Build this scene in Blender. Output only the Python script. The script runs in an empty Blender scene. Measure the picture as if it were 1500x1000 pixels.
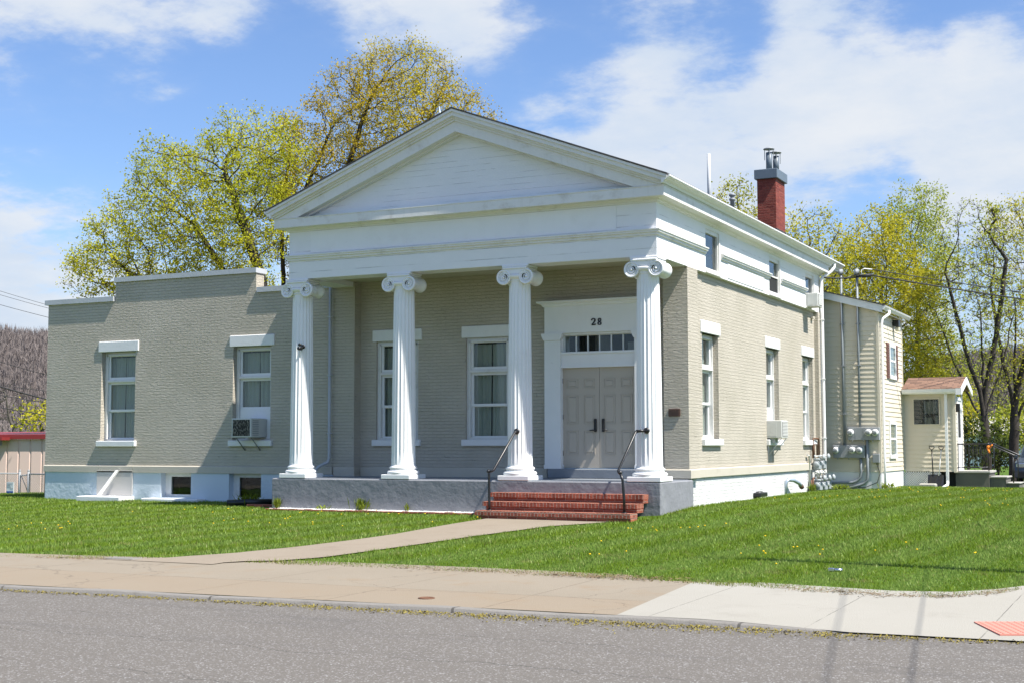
import bpy, math, random
import numpy as np
from mathutils import Vector, Matrix
random.seed(7); RNG = np.random.default_rng(7)
S = bpy.context.scene
COL = S.collection
R = math.radians

# ------------------------------------------------------------------ camera
CAM = np.array([9.338, -25.5137, 0.7422]); FPX = 1994.29
_y, _p, _r = np.radians([26.2928, 4.3221, -0.0942])
CF = np.array([-np.sin(_y)*np.cos(_p), np.cos(_y)*np.cos(_p), np.sin(_p)])
_R = np.array([np.cos(_y), np.sin(_y), 0]); _U = np.cross(_R, CF)
CR, CU = _R*np.cos(_r)+_U*np.sin(_r), _U*np.cos(_r)-_R*np.sin(_r)
cam = bpy.data.cameras.new('camera'); camo = bpy.data.objects.new('camera', cam); COL.objects.link(camo)
cam.sensor_width = 36; cam.lens = FPX/1500*36; cam.clip_start = .1; cam.clip_end = 5000
m = Matrix.Identity(4)
for i in range(3):
    m[i][0] = CR[i]; m[i][1] = CU[i]; m[i][2] = -CF[i]; m[i][3] = CAM[i]
camo.matrix_world = m; S.camera = camo
def bearing(u, v):
    d = CF + CR*((u-750)/FPX) - CU*((v-500)/FPX); return d
def spot(D, u, v=650):           # a place D metres ahead, used to lay out the far trees
    d = bearing(u, v); return CAM + d*D

# ------------------------------------------------------------------ materials
def new_mat(name):
    mt = bpy.data.materials.new(name); mt.use_nodes = True
    nt = mt.node_tree; nt.nodes.clear()
    out = nt.nodes.new('ShaderNodeOutputMaterial')
    return mt, nt, out
class NT:
    def __init__(s, nt): s.nt = nt
    def n(s, typ, **kw):
        o = s.nt.nodes.new('ShaderNode'+typ)
        for k, v in kw.items():
            if k.startswith('i_'):
                o.inputs[k[2:].replace('_', ' ')].default_value = v
            else: setattr(o, k, v)
        return o
    def l(s, a, b): s.nt.links.new(a, b)
    def math(s, op, a, b=None, c=None, clamp=False):
        o = s.n('Math', operation=op, use_clamp=clamp)
        for i, x in enumerate((a, b, c)):
            if x is None: continue
            if isinstance(x, (int, float)): o.inputs[i].default_value = x
            else: s.l(x, o.inputs[i])
        return o.outputs[0]
    def mix(s, f, a, b, mode='MIX'):
        o = s.n('Mix', data_type='RGBA', blend_type=mode)
        for i, x in ((0, f), (6, a), (7, b)):
            if isinstance(x, (int, float)): o.inputs[i].default_value = x
            elif isinstance(x, (tuple, list)): o.inputs[i].default_value = tuple(x)+(1,) if len(x) == 3 else x
            else: s.l(x, o.inputs[i])
        return o.outputs[2]
    def noise(s, vec, scale, detail=4, rough=.6, dim='3D'):
        o = s.n('TexNoise', noise_dimensions=dim); o.inputs['Scale'].default_value = scale
        o.inputs['Detail'].default_value = detail; o.inputs['Roughness'].default_value = rough
        if vec is not None: s.l(vec, o.inputs['Vector'])
        return o.outputs['Fac']
    def ramp(s, f, lo, hi, a=0., b=1.):
        o = s.n('MapRange'); o.interpolation_type = 'SMOOTHSTEP'
        s.l(f, o.inputs[0])
        for i, x in ((1, lo), (2, hi), (3, a), (4, b)): o.inputs[i].default_value = x
        return o.outputs[0]
    def pos(s): return s.n('NewGeometry').outputs['Position']
    def scalev(s, v, sc):
        o = s.n('Mapping'); s.l(v, o.inputs[0]); o.inputs['Scale'].default_value = sc; return o.outputs[0]
    def bump(s, h, dist, strength=1., normal=None):
        o = s.n('Bump'); o.inputs['Distance'].default_value = dist; o.inputs['Strength'].default_value = strength
        s.l(h, o.inputs['Height'])
        if normal is not None: s.l(normal, o.inputs['Normal'])
        return o.outputs[0]
    def bsdf(s, color, rough=.7, spec=.3, metal=0., normal=None):
        o = s.n('BsdfPrincipled')
        if isinstance(color, (tuple, list)): o.inputs['Base Color'].default_value = tuple(color)+(1,)
        else: s.l(color, o.inputs['Base Color'])
        if isinstance(rough, (int, float)): o.inputs['Roughness'].default_value = rough
        else: s.l(rough, o.inputs['Roughness'])
        o.inputs['Specular IOR Level'].default_value = spec; o.inputs['Metallic'].default_value = metal
        if normal is not None: s.l(normal, o.inputs['Normal'])
        return o.outputs[0]
def dim(c, k): return tuple(x*k for x in c)
def simple(name, c, rough=.6, var=.12, nscale=6., bump=.0, bscale=60., spec=.3, metal=0., dirt=None, dirt_amt=.0, dscale=1.2, peel=0.):
    mt, nt, out = new_mat(name); t = NT(nt); p = t.pos()
    f = t.noise(p, nscale, 5)
    col = t.mix(f, dim(c, 1-var), dim(c, 1+var))
    if dirt is not None:
        d = t.ramp(t.noise(p, dscale, 8, .7), .5, .75, 0, dirt_amt); col = t.mix(d, col, dirt)
    if peel:
        mp = t.n('Mapping'); t.l(p, mp.inputs[0]); mp.inputs['Scale'].default_value = (3, 3, 11)
        big = t.ramp(t.noise(p, .5, 3), .42, .6)
        col = t.mix(t.math('MULTIPLY', t.ramp(t.noise(mp.outputs[0], 2.0, 7, .75), .63, .70, 0, peel), big), col, (.20, .175, .145))
        dr = t.n('Mapping'); t.l(p, dr.inputs[0]); dr.inputs['Scale'].default_value = (7, 7, .5)
        col = t.mix(t.ramp(t.noise(dr.outputs[0], 1.3, 5, .7), .52, .75, 0, peel*.35), col, dim(c, .72))
    nm = None
    if bump: nm = t.bump(t.noise(p, bscale, 4), bump)
    t.l(t.bsdf(col, rough, spec, metal, nm), out.inputs[0]); return mt

def brick_mat(name, c, mortar, bw=.215, rh=.076, ms=.006, depth=.014, streak=.019, wear=.4, spec=.25, c2=None, sat=.025, spots=(.42, .62), sub=.0):
    mt, nt, out = new_mat(name); t = NT(nt)
    g = t.n('NewGeometry'); sp = t.n('SeparateXYZ'); t.l(g.outputs['Position'], sp.inputs[0])
    sn = t.n('SeparateXYZ'); t.l(g.outputs['True Normal'], sn.inputs[0])
    k = t.math('GREATER_THAN', t.math('ABSOLUTE', sn.outputs[0]), .6)
    ku = t.math('ADD', t.math('MULTIPLY', sp.outputs[1], k), t.math('MULTIPLY', sp.outputs[0], t.math('SUBTRACT', 1., k)))
    kz = t.math('GREATER_THAN', t.math('ABSOLUTE', sn.outputs[2]), .6)
    kv = t.math('ADD', t.math('MULTIPLY', sp.outputs[1], kz), t.math('MULTIPLY', sp.outputs[2], t.math('SUBTRACT', 1., kz)))
    cb = t.n('CombineXYZ'); t.l(ku, cb.inputs[0]); t.l(kv, cb.inputs[1])
    # hand-laid wobble
    wob = t.noise(cb.outputs[0], 2.2, 3); w2 = t.n('CombineXYZ'); t.l(t.math('MULTIPLY', t.math('SUBTRACT', wob, .5), .03), w2.inputs[1])
    va = t.n('VectorMath', operation='ADD'); t.l(cb.outputs[0], va.inputs[0]); t.l(w2.outputs[0], va.inputs[1]); v = va.outputs[0]
    b = t.n('TexBrick'); t.l(v, b.inputs['Vector']); b.inputs['Scale'].default_value = 1
    b.inputs['Brick Width'].default_value = bw; b.inputs['Row Height'].default_value = rh
    b.inputs['Mortar Size'].default_value = ms; b.inputs['Mortar Smooth'].default_value = .4
    b.inputs['Color1'].default_value = (0, 0, 0, 1); b.inputs['Color2'].default_value = (1, 1, 1, 1); b.inputs['Mortar'].default_value = (.5, .5, .5, 1)
    fac = b.outputs['Fac']; per = b.outputs['Color']
    cc = t.mix(per, dim(c, 1-sat), dim(c2 or c, 1+sat))
    big = t.noise(g.outputs['Position'], .7, 6, .65); cc = t.mix(t.ramp(big, .3, .7), cc, t.mix(1., cc, (.88, .88, .86), 'MULTIPLY'))
    vs = t.n('Mapping'); t.l(v, vs.inputs[0]); vs.inputs['Scale'].default_value = (2.6, .35, 1); cc = t.mix(t.ramp(t.noise(vs.outputs[0], 1.6, 6, .7), .54, .74, 0, .16), cc, t.mix(1., cc, (.70, .66, .60), 'MULTIPLY'))
    mk = t.math('MULTIPLY', fac, t.ramp(t.noise(v, 3.5, 4, .7), spots[0], spots[1], 0, 1))
    cc = t.mix(t.math('MULTIPLY', mk, wear), cc, mortar)
    sm = t.n('Mapping'); t.l(v, sm.inputs[0]); sm.inputs['Scale'].default_value = (9, 30, 1)
    st = t.noise(sm.outputs[0], 1., 4, .65)
    pf = t.n('SeparateColor'); t.l(per, pf.inputs[0])
    h = t.math('SUBTRACT', t.math('ADD', t.math('MULTIPLY', st, streak/depth), t.math('MULTIPLY', pf.outputs[0], .25)), t.math('MULTIPLY', fac, .8))
    nm = t.bump(h, depth)
    t.l(t.bsdf(cc, .65, spec, 0, nm), out.inputs[0]); return mt

def board_mat(name, c, pitch, off=0., line=(.25, .24, .22), amt=.55, peel=.3, width=.045):
    mt, nt, out = new_mat(name); t = NT(nt); p = t.pos(); sp = t.n('SeparateXYZ'); t.l(p, sp.inputs[0])
    z = t.math('MULTIPLY', t.math('ADD', sp.outputs[2], off), 1/pitch)
    fr = t.math('FRACT', z); ln = t.math('LESS_THAN', fr, width)
    st = t.n('Mapping'); t.l(p, st.inputs[0]); st.inputs['Scale'].default_value = (1.1, 1.1, 5)
    brk = t.ramp(t.noise(st.outputs[0], 1., 5, .7), .42, .6)
    col = t.mix(t.noise(p, 3, 5), dim(c, .94), dim(c, 1.03))
    col = t.mix(t.math('MULTIPLY', t.math('MULTIPLY', ln, brk), amt), col, line)
    st2 = t.n('Mapping'); t.l(p, st2.inputs[0]); st2.inputs['Scale'].default_value = (4, 4, 14)
    pl = t.ramp(t.noise(st2.outputs[0], 1.6, 6, .75), .655, .72, 0, peel); col = t.mix(pl, col, (.30, .27, .23))
    nm = t.bump(t.math('ADD', t.math('MULTIPLY', t.math('MULTIPLY', ln, brk), -.8), t.math('MULTIPLY', t.noise(p, 25, 4), .5)), .006)
    t.l(t.bsdf(col, .55, .3, 0, nm), out.inputs[0]); return mt

def glass_mat(name, tint=(.83, .86, .845), base=.032):
    mt, nt, out = new_mat(name); t = NT(nt)
    tr = t.n('BsdfTransparent'); tr.inputs[0].default_value = tint+(1,)
    gl = t.n('BsdfGlossy'); gl.inputs['Roughness'].default_value = .02; gl.inputs[0].default_value = (.9, .95, 1, 1)
    p = t.pos(); nm = t.bump(t.noise(p, 1.5, 2), .0012); t.l(nm, gl.inputs['Normal'])
    ge = t.n('NewGeometry'); dp = t.n('VectorMath', operation='DOT_PRODUCT'); t.l(ge.outputs['Normal'], dp.inputs[0]); t.l(ge.outputs['Incoming'], dp.inputs[1])
    f = t.math('ADD', t.math('MULTIPLY', t.math('POWER', t.math('SUBTRACT', 1., t.math('ABSOLUTE', dp.outputs['Value'])), 5.), .9), base, clamp=True)
    mx = t.n('MixShader'); t.l(f, mx.inputs[0]); t.l(tr.outputs[0], mx.inputs[1]); t.l(gl.outputs[0], mx.inputs[2])
    t.l(mx.outputs[0], out.inputs[0]); return mt

def leaf_mat(name, c1, c2, c3):
    mt, nt, out = new_mat(name); t = NT(nt); g = t.n('NewGeometry')
    cc = t.mix(g.outputs['Random Per Island'], c1, c2)
    big = t.ramp(t.noise(g.outputs['Position'], .45, 3), .4, .62); cc = t.mix(big, cc, c3)
    d = t.n('BsdfDiffuse'); t.l(cc, d.inputs[0]); tl = t.n('BsdfTranslucent'); t.l(cc, tl.inputs[0])
    mx = t.n('MixShader'); mx.inputs[0].default_value = .45; t.l(d.outputs[0], mx.inputs[1]); t.l(tl.outputs[0], mx.inputs[2])
    t.l(mx.outputs[0], out.inputs[0]); return mt

M = {}
PAINT = (.50, .456, .38)
M['brick'] = brick_mat('painted_brick', PAINT, (.06, .055, .045), spots=(.60, .70), wear=.75)
M['tan_stone'] = simple('tan_painted_stone', (.50, .46, .38), .7, .06, 4, .004, 40, dirt=(.3, .27, .22), dirt_amt=.3)
M['white_brick'] = brick_mat('white_brick', (.72, .72, .71), (.25, .24, .22), wear=.7, spots=(.5, .62))
M['found'] = simple('pale_blue_foundation', (.56, .63, .68), .7, .04, .8, .012, 9, dirt=(.45, .55, .62), dirt_amt=.5, dscale=.9)
M['white'] = simple('white_paint', (.78, .78, .77), .5, .03, 3, .0015, 60, dirt=(.5, .48, .44), dirt_amt=.2, peel=.25)
M['trim'] = simple('white_trim_paint', (.72, .71, .68), .5, .05, 5, .002, 30, dirt=(.36, .32, .26), dirt_amt=.5, dscale=2.5, peel=.8)
M['frieze'] = board_mat('frieze_boards', (.77, .77, .765), .235, .03)
M['tymp'] = board_mat('tympanum_boards', (.76, .765, .765), .125, .0, amt=.09)
M['stone_lintel'] = simple('white_lintel', (.74, .74, .73), .65, .05, 12, .004, 45, dirt=(.45, .44, .42), dirt_amt=.25, dscale=6)
M['porch'] = simple('grey_porch_paint', (.215, .22, .235), .6, .15, 2.5, .02, 4.5, dirt=(.32, .32, .33), dirt_amt=.35, dscale=3)
M['porch_top'] = simple('porch_deck_paint', (.19, .21, .235), .45, .15, 3, .004, 20, dirt=(.3, .29, .27), dirt_amt=.3)
M['ceiling'] = simple('porch_ceiling', (.50, .46, .36), .7, .06, 2)
M['redbrick'] = brick_mat('red_brick', (.27, .07, .042), (.40, .32, .25), bw=.075, rh=.2, ms=.009, wear=.85, spots=(.25, .45), c2=(.34, .10, .06), sat=.2)
M['stepside'] = brick_mat('red_brick_courses', (.27, .075, .048), (.42, .37, .30), wear=.7, spots=(.3, .5), c2=(.34, .10, .06), sat=.2)
M['chimbrick'] = brick_mat('chimney_brick', (.20, .042, .03), (.24, .11, .08), wear=.6, spots=(.4, .55), ms=.007, c2=(.25, .06, .04), sat=.12, depth=.006)
M['door'] = simple('taupe_door_paint', (.46, .41, .34), .45, .03, 2)
M['black'] = simple('black_paint', (.012, .012, .013), .35, .2, 8, spec=.5)
M['dark'] = simple('dark_interior', (.025, .026, .026), .9, .2, 2)  # near black: darkness of unlit interiors put into the colour
M['glass'] = glass_mat('window_glass')
M['curtain'] = simple('white_curtain', (.50, .51, .45), .9, .08, 3)
M['shingle'] = brick_mat('roof_shingle', (.075, .072, .07), (.03, .03, .03), bw=.3, rh=.14, ms=.006, wear=1, sat=.25)
M['brownshingle'] = brick_mat('brown_shingle', (.21, .125, .085), (.09, .06, .045), bw=.33, rh=.145, ms=.012, wear=1, sat=.35)
M['coping'] = simple('grey_metal_coping', (.46, .48, .50), .5, .08, 2.5, .003, 10, dirt=(.3, .3, .3), dirt_amt=.3)
M['vinyl'] = simple('cream_vinyl', (.66, .595, .47), .5, .05, 1.5, dirt=(.42, .38, .28), dirt_amt=.25)
M['pvc'] = simple('grey_conduit', (.21, .235, .25), .45, .1, 4)
M['galv'] = simple('galvanised_steel', (.36, .42, .48), .4, .15, 6, spec=.5, metal=.4)
M['meter_grey'] = simple('grey_enamel', (.27, .285, .295), .45, .08, 5)
M['gasgrey'] = simple('gas_meter_grey', (.34, .37, .38), .45, .12, 9)
M['flue'] = simple('dark_flue_steel', (.12, .15, .18), .45, .15, 6, spec=.5)
M['rust'] = simple('rusty_pipe', (.12, .06, .035), .75, .35, 14, .003, 60)
M['bronze'] = simple('bronze_plaque', (.085, .045, .03), .45, .2, 30, spec=.5)
M['acbody'] = simple('ac_beige', (.60, .60, .57), .5, .04, 3, dirt=(.35, .33, .3), dirt_amt=.25, dscale=4)
M['wood'] = simple('white_board', (.72, .71, .68), .7, .08, 8, dirt=(.3, .28, .24), dirt_amt=.4, dscale=9)
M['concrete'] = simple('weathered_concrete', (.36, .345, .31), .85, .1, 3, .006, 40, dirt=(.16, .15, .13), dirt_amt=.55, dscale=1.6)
M['stoopside'] = simple('dark_concrete', (.13, .125, .105), .85, .25, 2.5, .006, 30)  # darker concrete tone, used on the stoop sides
M['shutter'] = simple('brown_shutter', (.17, .085, .065), .6, .1, 5)
M['tan_metal'] = simple('tan_metal', (.66, .50, .43), .5, .05, 2)
M['redtrim'] = simple('red_metal_trim', (.22, .03, .03), .45, .1, 3)
M['wire'] = simple('black_cable', (.03, .03, .032), .6, .1, 2)
M['polewood'] = simple('pole_wood', (.12, .09, .065), .85, .25, 6)
M['tanpanel'] = simple('tan_panel', (.50, .48, .45), .6, .04, 2)
M['orange'] = simple('orange_glove', (.75, .22, .02), .7, .1, 20)
M['chrome'] = simple('bright_metal', (.7, .7, .7), .25, .05, 5, metal=1.)
M['carpaint'] = simple('slate_car_paint', (.05, .065, .085), .25, .05, 3, spec=.6)
M['tyre'] = simple('tyre_rubber', (.015, .015, .015), .85, .1, 9)
M['lamp_glass'] = simple('lamp_glass', (.55, .52, .4), .2, .1, 3, spec=.6)
M['bark'] = simple('bark', (.050, .042, .034), .9, .35, 5, .02, 12)
M['bark_grey'] = simple('grey_bark', (.085, .075, .062), .9, .3, 5, .02, 12)

# ------------------------------------------------------------------ mesh builder
class MB:
    def __init__(s): s.v = []; s.f = []; s.mi = []; s.sm = []
    def add(s, vs, fs, mi=0, smooth=False):
        b = len(s.v); s.v += [tuple(map(float, q)) for q in vs]
        for f in fs: s.f.append([b+i for i in f]); s.mi.append(mi); s.sm.append(smooth)
        return s
    def box(s, x0, x1, y0, y1, z0, z1, mi=0):
        x0, x1 = min(x0, x1), max(x0, x1); y0, y1 = min(y0, y1), max(y0, y1); z0, z1 = min(z0, z1), max(z0, z1)
        v = [(x0, y0, z0), (x1, y0, z0), (x1, y1, z0), (x0, y1, z0), (x0, y0, z1), (x1, y0, z1), (x1, y1, z1), (x0, y1, z1)]
        return s.add(v, [(3, 2, 1, 0), (4, 5, 6, 7), (0, 1, 5, 4), (1, 2, 6, 5), (2, 3, 7, 6), (3, 0, 4, 7)], mi)
    def bbox(s, x0, x1, y0, y1, z0, z1, b=.01, mi=0):      # box with chamfered top/vertical edges
        for (px, py, zz) in (): pass
        n = []
        def ring(i, z): return [(x0+i+b, y0+i, z), (x1-i-b, y0+i, z), (x1-i, y0+i+b, z), (x1-i, y1-i-b, z), (x1-i-b, y1-i, z), (x0+i+b, y1-i, z), (x0+i, y1-i-b, z), (x0+i, y0+i+b, z)]
        rs = [ring(b, z0), ring(0, z0+b), ring(0, z1-b), ring(b, z1)]
        vs = sum(rs, []); fs = [tuple(range(7, -1, -1)), tuple(range(24, 32))]
        for k in range(3):
            for i in range(8): fs.append((k*8+i, k*8+(i+1) % 8, k*8+8+(i+1) % 8, k*8+8+i))
        return s.add(vs, fs, mi)
    def prism(s, poly, axis, a0, a1, mi=0):                # poly of 2-D points extruded along an axis
        n = len(poly)
        def P(q, a):
            if axis == 'y': return (q[0], a, q[1])
            if axis == 'x': return (a, q[0], q[1])
            return (q[0], q[1], a)
        vs = [P(q, a0) for q in poly]+[P(q, a1) for q in poly]
        fs = [tuple(range(n)), tuple(range(2*n-1, n-1, -1))]+[(i, i+n, (i+1) % n+n, (i+1) % n) for i in range(n)]
        return s.add(vs, fs, mi)
    def tube(s, pts, r, n=8, cap=True, mi=0, smooth=True):
        pts = [Vector(p) for p in pts]; rs = r if isinstance(r, (list, tuple)) else [r]*len(pts)
        vs = []; up = None
        for i, p in enumerate(pts):
            a = pts[max(i-1, 0)]; b = pts[min(i+1, len(pts)-1)]; d = (b-a).normalized()
            if up is None: up = d.orthogonal().normalized()
            up = (up-d*up.dot(d)); up = up.normalized() if up.length > 1e-6 else d.orthogonal().normalized()
            w = d.cross(up)
            for k in range(n):
                t = 2*math.pi*k/n; vs.append(p+(up*math.cos(t)+w*math.sin(t))*rs[i])
        fs = []
        for i in range(len(pts)-1):
            for k in range(n): fs.append((i*n+k, i*n+(k+1) % n, i*n+n+(k+1) % n, i*n+n+k))
        s.add(vs, fs, mi, smooth)
        if cap:
            b = len(s.v)-len(vs)
            s.f.append([b+k for k in range(n-1, -1, -1)]); s.mi.append(mi); s.sm.append(False)
            e = b+(len(pts)-1)*n; s.f.append([e+k for k in range(n)]); s.mi.append(mi); s.sm.append(False)
        return s
    def lathe(s, prof, c, axis='z', n=24, mi=0, smooth=True):    # prof: (radius, height along axis)
        vs = []
        for (r, h) in prof:
            for k in range(n):
                t = 2*math.pi*k/n; a, b = r*math.cos(t), r*math.sin(t)
                if axis == 'z': vs.append((c[0]+a, c[1]+b, c[2]+h))
                elif axis == 'y': vs.append((c[0]+b, c[1]+h, c[2]+a))
                else: vs.append((c[0]+h, c[1]+a, c[2]+b))
        fs = []
        for i in range(len(prof)-1):
            for k in range(n): fs.append((i*n+k, i*n+(k+1) % n, i*n+n+(k+1) % n, i*n+n+k))
        fs.append(tuple(range(n-1, -1, -1))); L = (len(prof)-1)*n; fs.append(tuple(range(L, L+n)))
        return s.add(vs, fs, mi, smooth)
    def sweep(s, prof, path, mi=0):      # prof: (out, z) swept along a plan polyline, outward = right of travel, mitred
        n = len(prof); vs = []
        P = [Vector((p[0], p[1])) for p in path]
        for i, p in enumerate(P):
            d0 = (P[i]-P[i-1]).normalized() if i > 0 else None; d1 = (P[i+1]-P[i]).normalized() if i < len(P)-1 else None
            n0 = Vector((d0.y, -d0.x)) if d0 else None; n1 = Vector((d1.y, -d1.x)) if d1 else None
            if n0 is None: o = n1
            elif n1 is None: o = n0
            else: o = (n0+n1)/(1+n0.dot(n1))
            for (q, z) in prof: vs.append((p.x+o.x*q, p.y+o.y*q, z))
        fs = []
        for i in range(len(P)-1):
            for k in range(n): fs.append((i*n+k, i*n+n+k, i*n+n+(k+1) % n, i*n+(k+1) % n))
        fs.append(tuple(range(n))); e = (len(P)-1)*n; fs.append(tuple(range(e+n-1, e-1, -1)))
        return s.add(vs, fs, mi)
    def build(s, name, mats, parent=None, fix=True, local=False):
        me = bpy.data.meshes.new(name); me.from_pydata(s.v, [], s.f)
        for mm in (mats if isinstance(mats, (list, tuple)) else [mats]): me.materials.append(mm)
        me.polygons.foreach_set('material_index', s.mi); me.polygons.foreach_set('use_smooth', s.sm)
        if fix:
            import bmesh
            bm = bmesh.new(); bm.from_mesh(me); bmesh.ops.recalc_face_normals(bm, faces=bm.faces); bm.to_mesh(me); bm.free()
        me.update()
        o = bpy.data.objects.new(name, me); COL.objects.link(o)
        if parent is not None: setp(o, parent, local)
        return o
def world_of(o):
    return (world_of(o.parent) @ o.matrix_parent_inverse if o.parent else Matrix.Identity(4)) @ o.matrix_basis
def setp(o, parent, local=False):
    o.parent = parent
    if not local: o.matrix_parent_inverse = world_of(parent).inverted()
def np_mesh(name, verts, faces, mat, parent=None, k=None):
    verts = np.asarray(verts, np.float32); faces = np.asarray(faces, np.int32); k = faces.shape[1]
    me = bpy.data.meshes.new(name); me.vertices.add(len(verts)); me.vertices.foreach_set('co', verts.ravel())
    me.loops.add(faces.size); me.loops.foreach_set('vertex_index', faces.ravel())
    me.polygons.add(len(faces)); me.polygons.foreach_set('loop_start', np.arange(0, faces.size, k, dtype=np.int32))
    me.polygons.foreach_set('loop_total', np.full(len(faces), k, np.int32))
    me.materials.append(mat); me.update(calc_edges=True); me.validate()
    o = bpy.data.objects.new(name, me); COL.objects.link(o)
    if parent is not None: setp(o, parent)
    return o
def empty(name, loc, label, cat, group=None, rz=0.):
    o = bpy.data.objects.new(name, None); COL.objects.link(o); o.location = loc; o.rotation_euler = (0, 0, rz)
    o.empty_display_size = .2; o['label'] = label; o['category'] = cat
    if group: o['group'] = group
    return o
def tag(o, label, cat, group=None):
    o['label'] = label; o['category'] = cat
    if group: o['group'] = group
    return o
def struct(o): o['kind'] = 'structure'; return o
def stuff(o, label=None, cat=None):
    o['kind'] = 'stuff'
    if label: o['label'] = label; o['category'] = cat
    return o
def copy_tree(o, parent=None):
    c = o.copy(); COL.objects.link(c)
    if parent is not None: c.parent = parent
    for ch in list(o.children): copy_tree(ch, c)
    return c
def grid_wall(mb, us, zs, inside, P, mi=0):
    us = sorted(set(us)); zs = sorted(set(zs))
    for i in range(len(us)-1):
        for j in range(len(zs)-1):
            if inside((us[i]+us[i+1])/2, (zs[j]+zs[j+1])/2):
                mb.add([P(us[i], zs[j]), P(us[i+1], zs[j]), P(us[i+1], zs[j+1]), P(us[i], zs[j+1])], [(0, 1, 2, 3)], mi)
def reveals(mb, holes, P, d, mi=0):
    for (u0, u1, z0, z1) in holes:
        c = [(u0, z0), (u1, z0), (u1, z1), (u0, z1)]
        for a, b in zip(c, c[1:]+c[:1]):
            mb.add([P(*a), P(*b), P(*b, d), P(*a, d)], [(0, 1, 2, 3)], mi)
def in_holes(u, z, holes): return any(h[0] < u < h[1] and h[2] < z < h[3] for h in holes)
# ------------------------------------------------------------------ the brick building
B = empty('brick_building', (-4.57, 0, -.66), 'painted brick building with white columned portico, gabled roof and low brick wing', 'building')
XR, XL, E0 = -.08, -9.05, .1245         # entablature right, left, front faces
WX = -.18                               # right side wall
# window builder: local x along the wall, local y into the wall, z up
def window(loc, rz, w, z0, z1, sash, recess, lintel=True, kind='three', name='window', curtain=True, flip=False):
    h = w/2; f = MB(); t = .1
    f.box(-h, -h+t, recess, recess+.14, z0, z1); f.box(h-t, h, recess, recess+.14, z0, z1)
    f.box(-h+t, h-t, recess, recess+.14, z1-t, z1)
    f.box(-h+t, h-t, recess-.01, recess+.14, z0, z0+.05)
    i0, i1 = -h+t, h-t
    f.box(i0-.03, i0+.0, recess-.02, recess, z0+.05, z1-.06); f.box(i1, i1+.03, recess-.02, recess, z0+.05, z1-.06)
    f.box(i0-.03, i1+.03, recess-.02, recess, z1-t, z1-.06)
    W = f.build(name, M['trim'], B, local=True); W.location = (loc[0], loc[1]-0, 0); W.rotation_euler = (0, 0, rz)
    # keep the window in world metres although its parent stands elsewhere
    W.matrix_parent_inverse = world_of(B).inverted()
    s = MB(); g = MB(); st = .055
    for (a, b, dd) in sash:          # each light: bottom z, top z, depth
        y = recess+.03+dd
        s.box(i0, i0+st, y, y+.045, a, b); s.box(i1-st, i1, y, y+.045, a, b)
        s.box(i0+st, i1-st, y, y+.045, a, a+st); s.box(i0+st, i1-st, y, y+.045, b-st*.8, b)
        g.box(i0+st, i1-st, y+.02, y+.026, a+st, b-st*.8)
    rails = sorted([q for a, b, d in sash for q in (a, b)])
    s.build('sash', M['white'], W, local=True); g.build('pane', M['glass'], W, local=True)
    if kind == 'three':
        r = MB(); top = max(a for a, b, d in sash); lo = max(b for a, b, d in sash if b <= top+.001 or b < top) if len(sash) > 1 else top
        lo = sorted(b for a, b, d in sash)[-2]
        r.box(i0, i1, recess+.005, recess+.12, lo, top); r.box(i0-.02, i1+.02, recess-.03, recess+.005, lo+.02, top-.03)
        r.build('transom_bar', M['trim'], W, local=True)
    if curtain:
        zt, zb = z1-.14, min(a for a, b, d in sash)+.03; c = MB()
        for (a, b) in ((i0-.08, -.01-.02*random.random()), (.02*random.random()+.0, i1+.08)):
            n = 44; ph = random.random()*6; fq = random.uniform(38, 52)
            vs = []
            for k in range(n+1):
                x = a+(b-a)*k/n
                for z, am, pull in ((zt, .014, 0), ((zt+zb)/2, .02, .012), (zb, .022, .02)):
                    vs.append((x+pull*math.sin(x*9+ph), recess+.18+am*math.sin(x*fq+ph+z*.5)+.3*am*math.sin(x*fq*2.3+z), z))
            c.add(vs, [(k*3+q, k*3+3+q, k*3+4+q, k*3+1+q) for k in range(n) for q in range(2)], 0, True)
        c.build('curtain', M['curtain'], W, fix=False, local=True)
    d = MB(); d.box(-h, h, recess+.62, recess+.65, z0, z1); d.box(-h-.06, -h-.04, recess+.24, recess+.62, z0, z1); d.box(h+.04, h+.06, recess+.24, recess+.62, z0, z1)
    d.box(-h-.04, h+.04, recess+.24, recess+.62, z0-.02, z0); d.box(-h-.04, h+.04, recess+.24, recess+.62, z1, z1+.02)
    d.build('dark_backing', M['dark'], W, local=True)  # near-black boards, the room's darkness put into their colour
    if lintel:
        MB().bbox(-.685, .685, -.03, .2, 3.2, 3.475, .012).build('lintel', M['stone_lintel'], W, local=True)
        MB().bbox(-.66, .66, -.085, recess+.06, .715, .862, .012).build('sill', M['stone_lintel'], W, local=True)
    return W
FULL = [(.95-.06, 1.66, .05), (1.63, 2.39, .02), (2.48, 3.13, .0)]
ACW = [(1.66-.02, 2.39, .02), (2.48, 3.13, .0)]
WINS = [-15.82, -11.49]; MAINW = [-7.43, -5.0]; SIDEW = [3.795, 8.93, 12.577]
HW = .58
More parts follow.
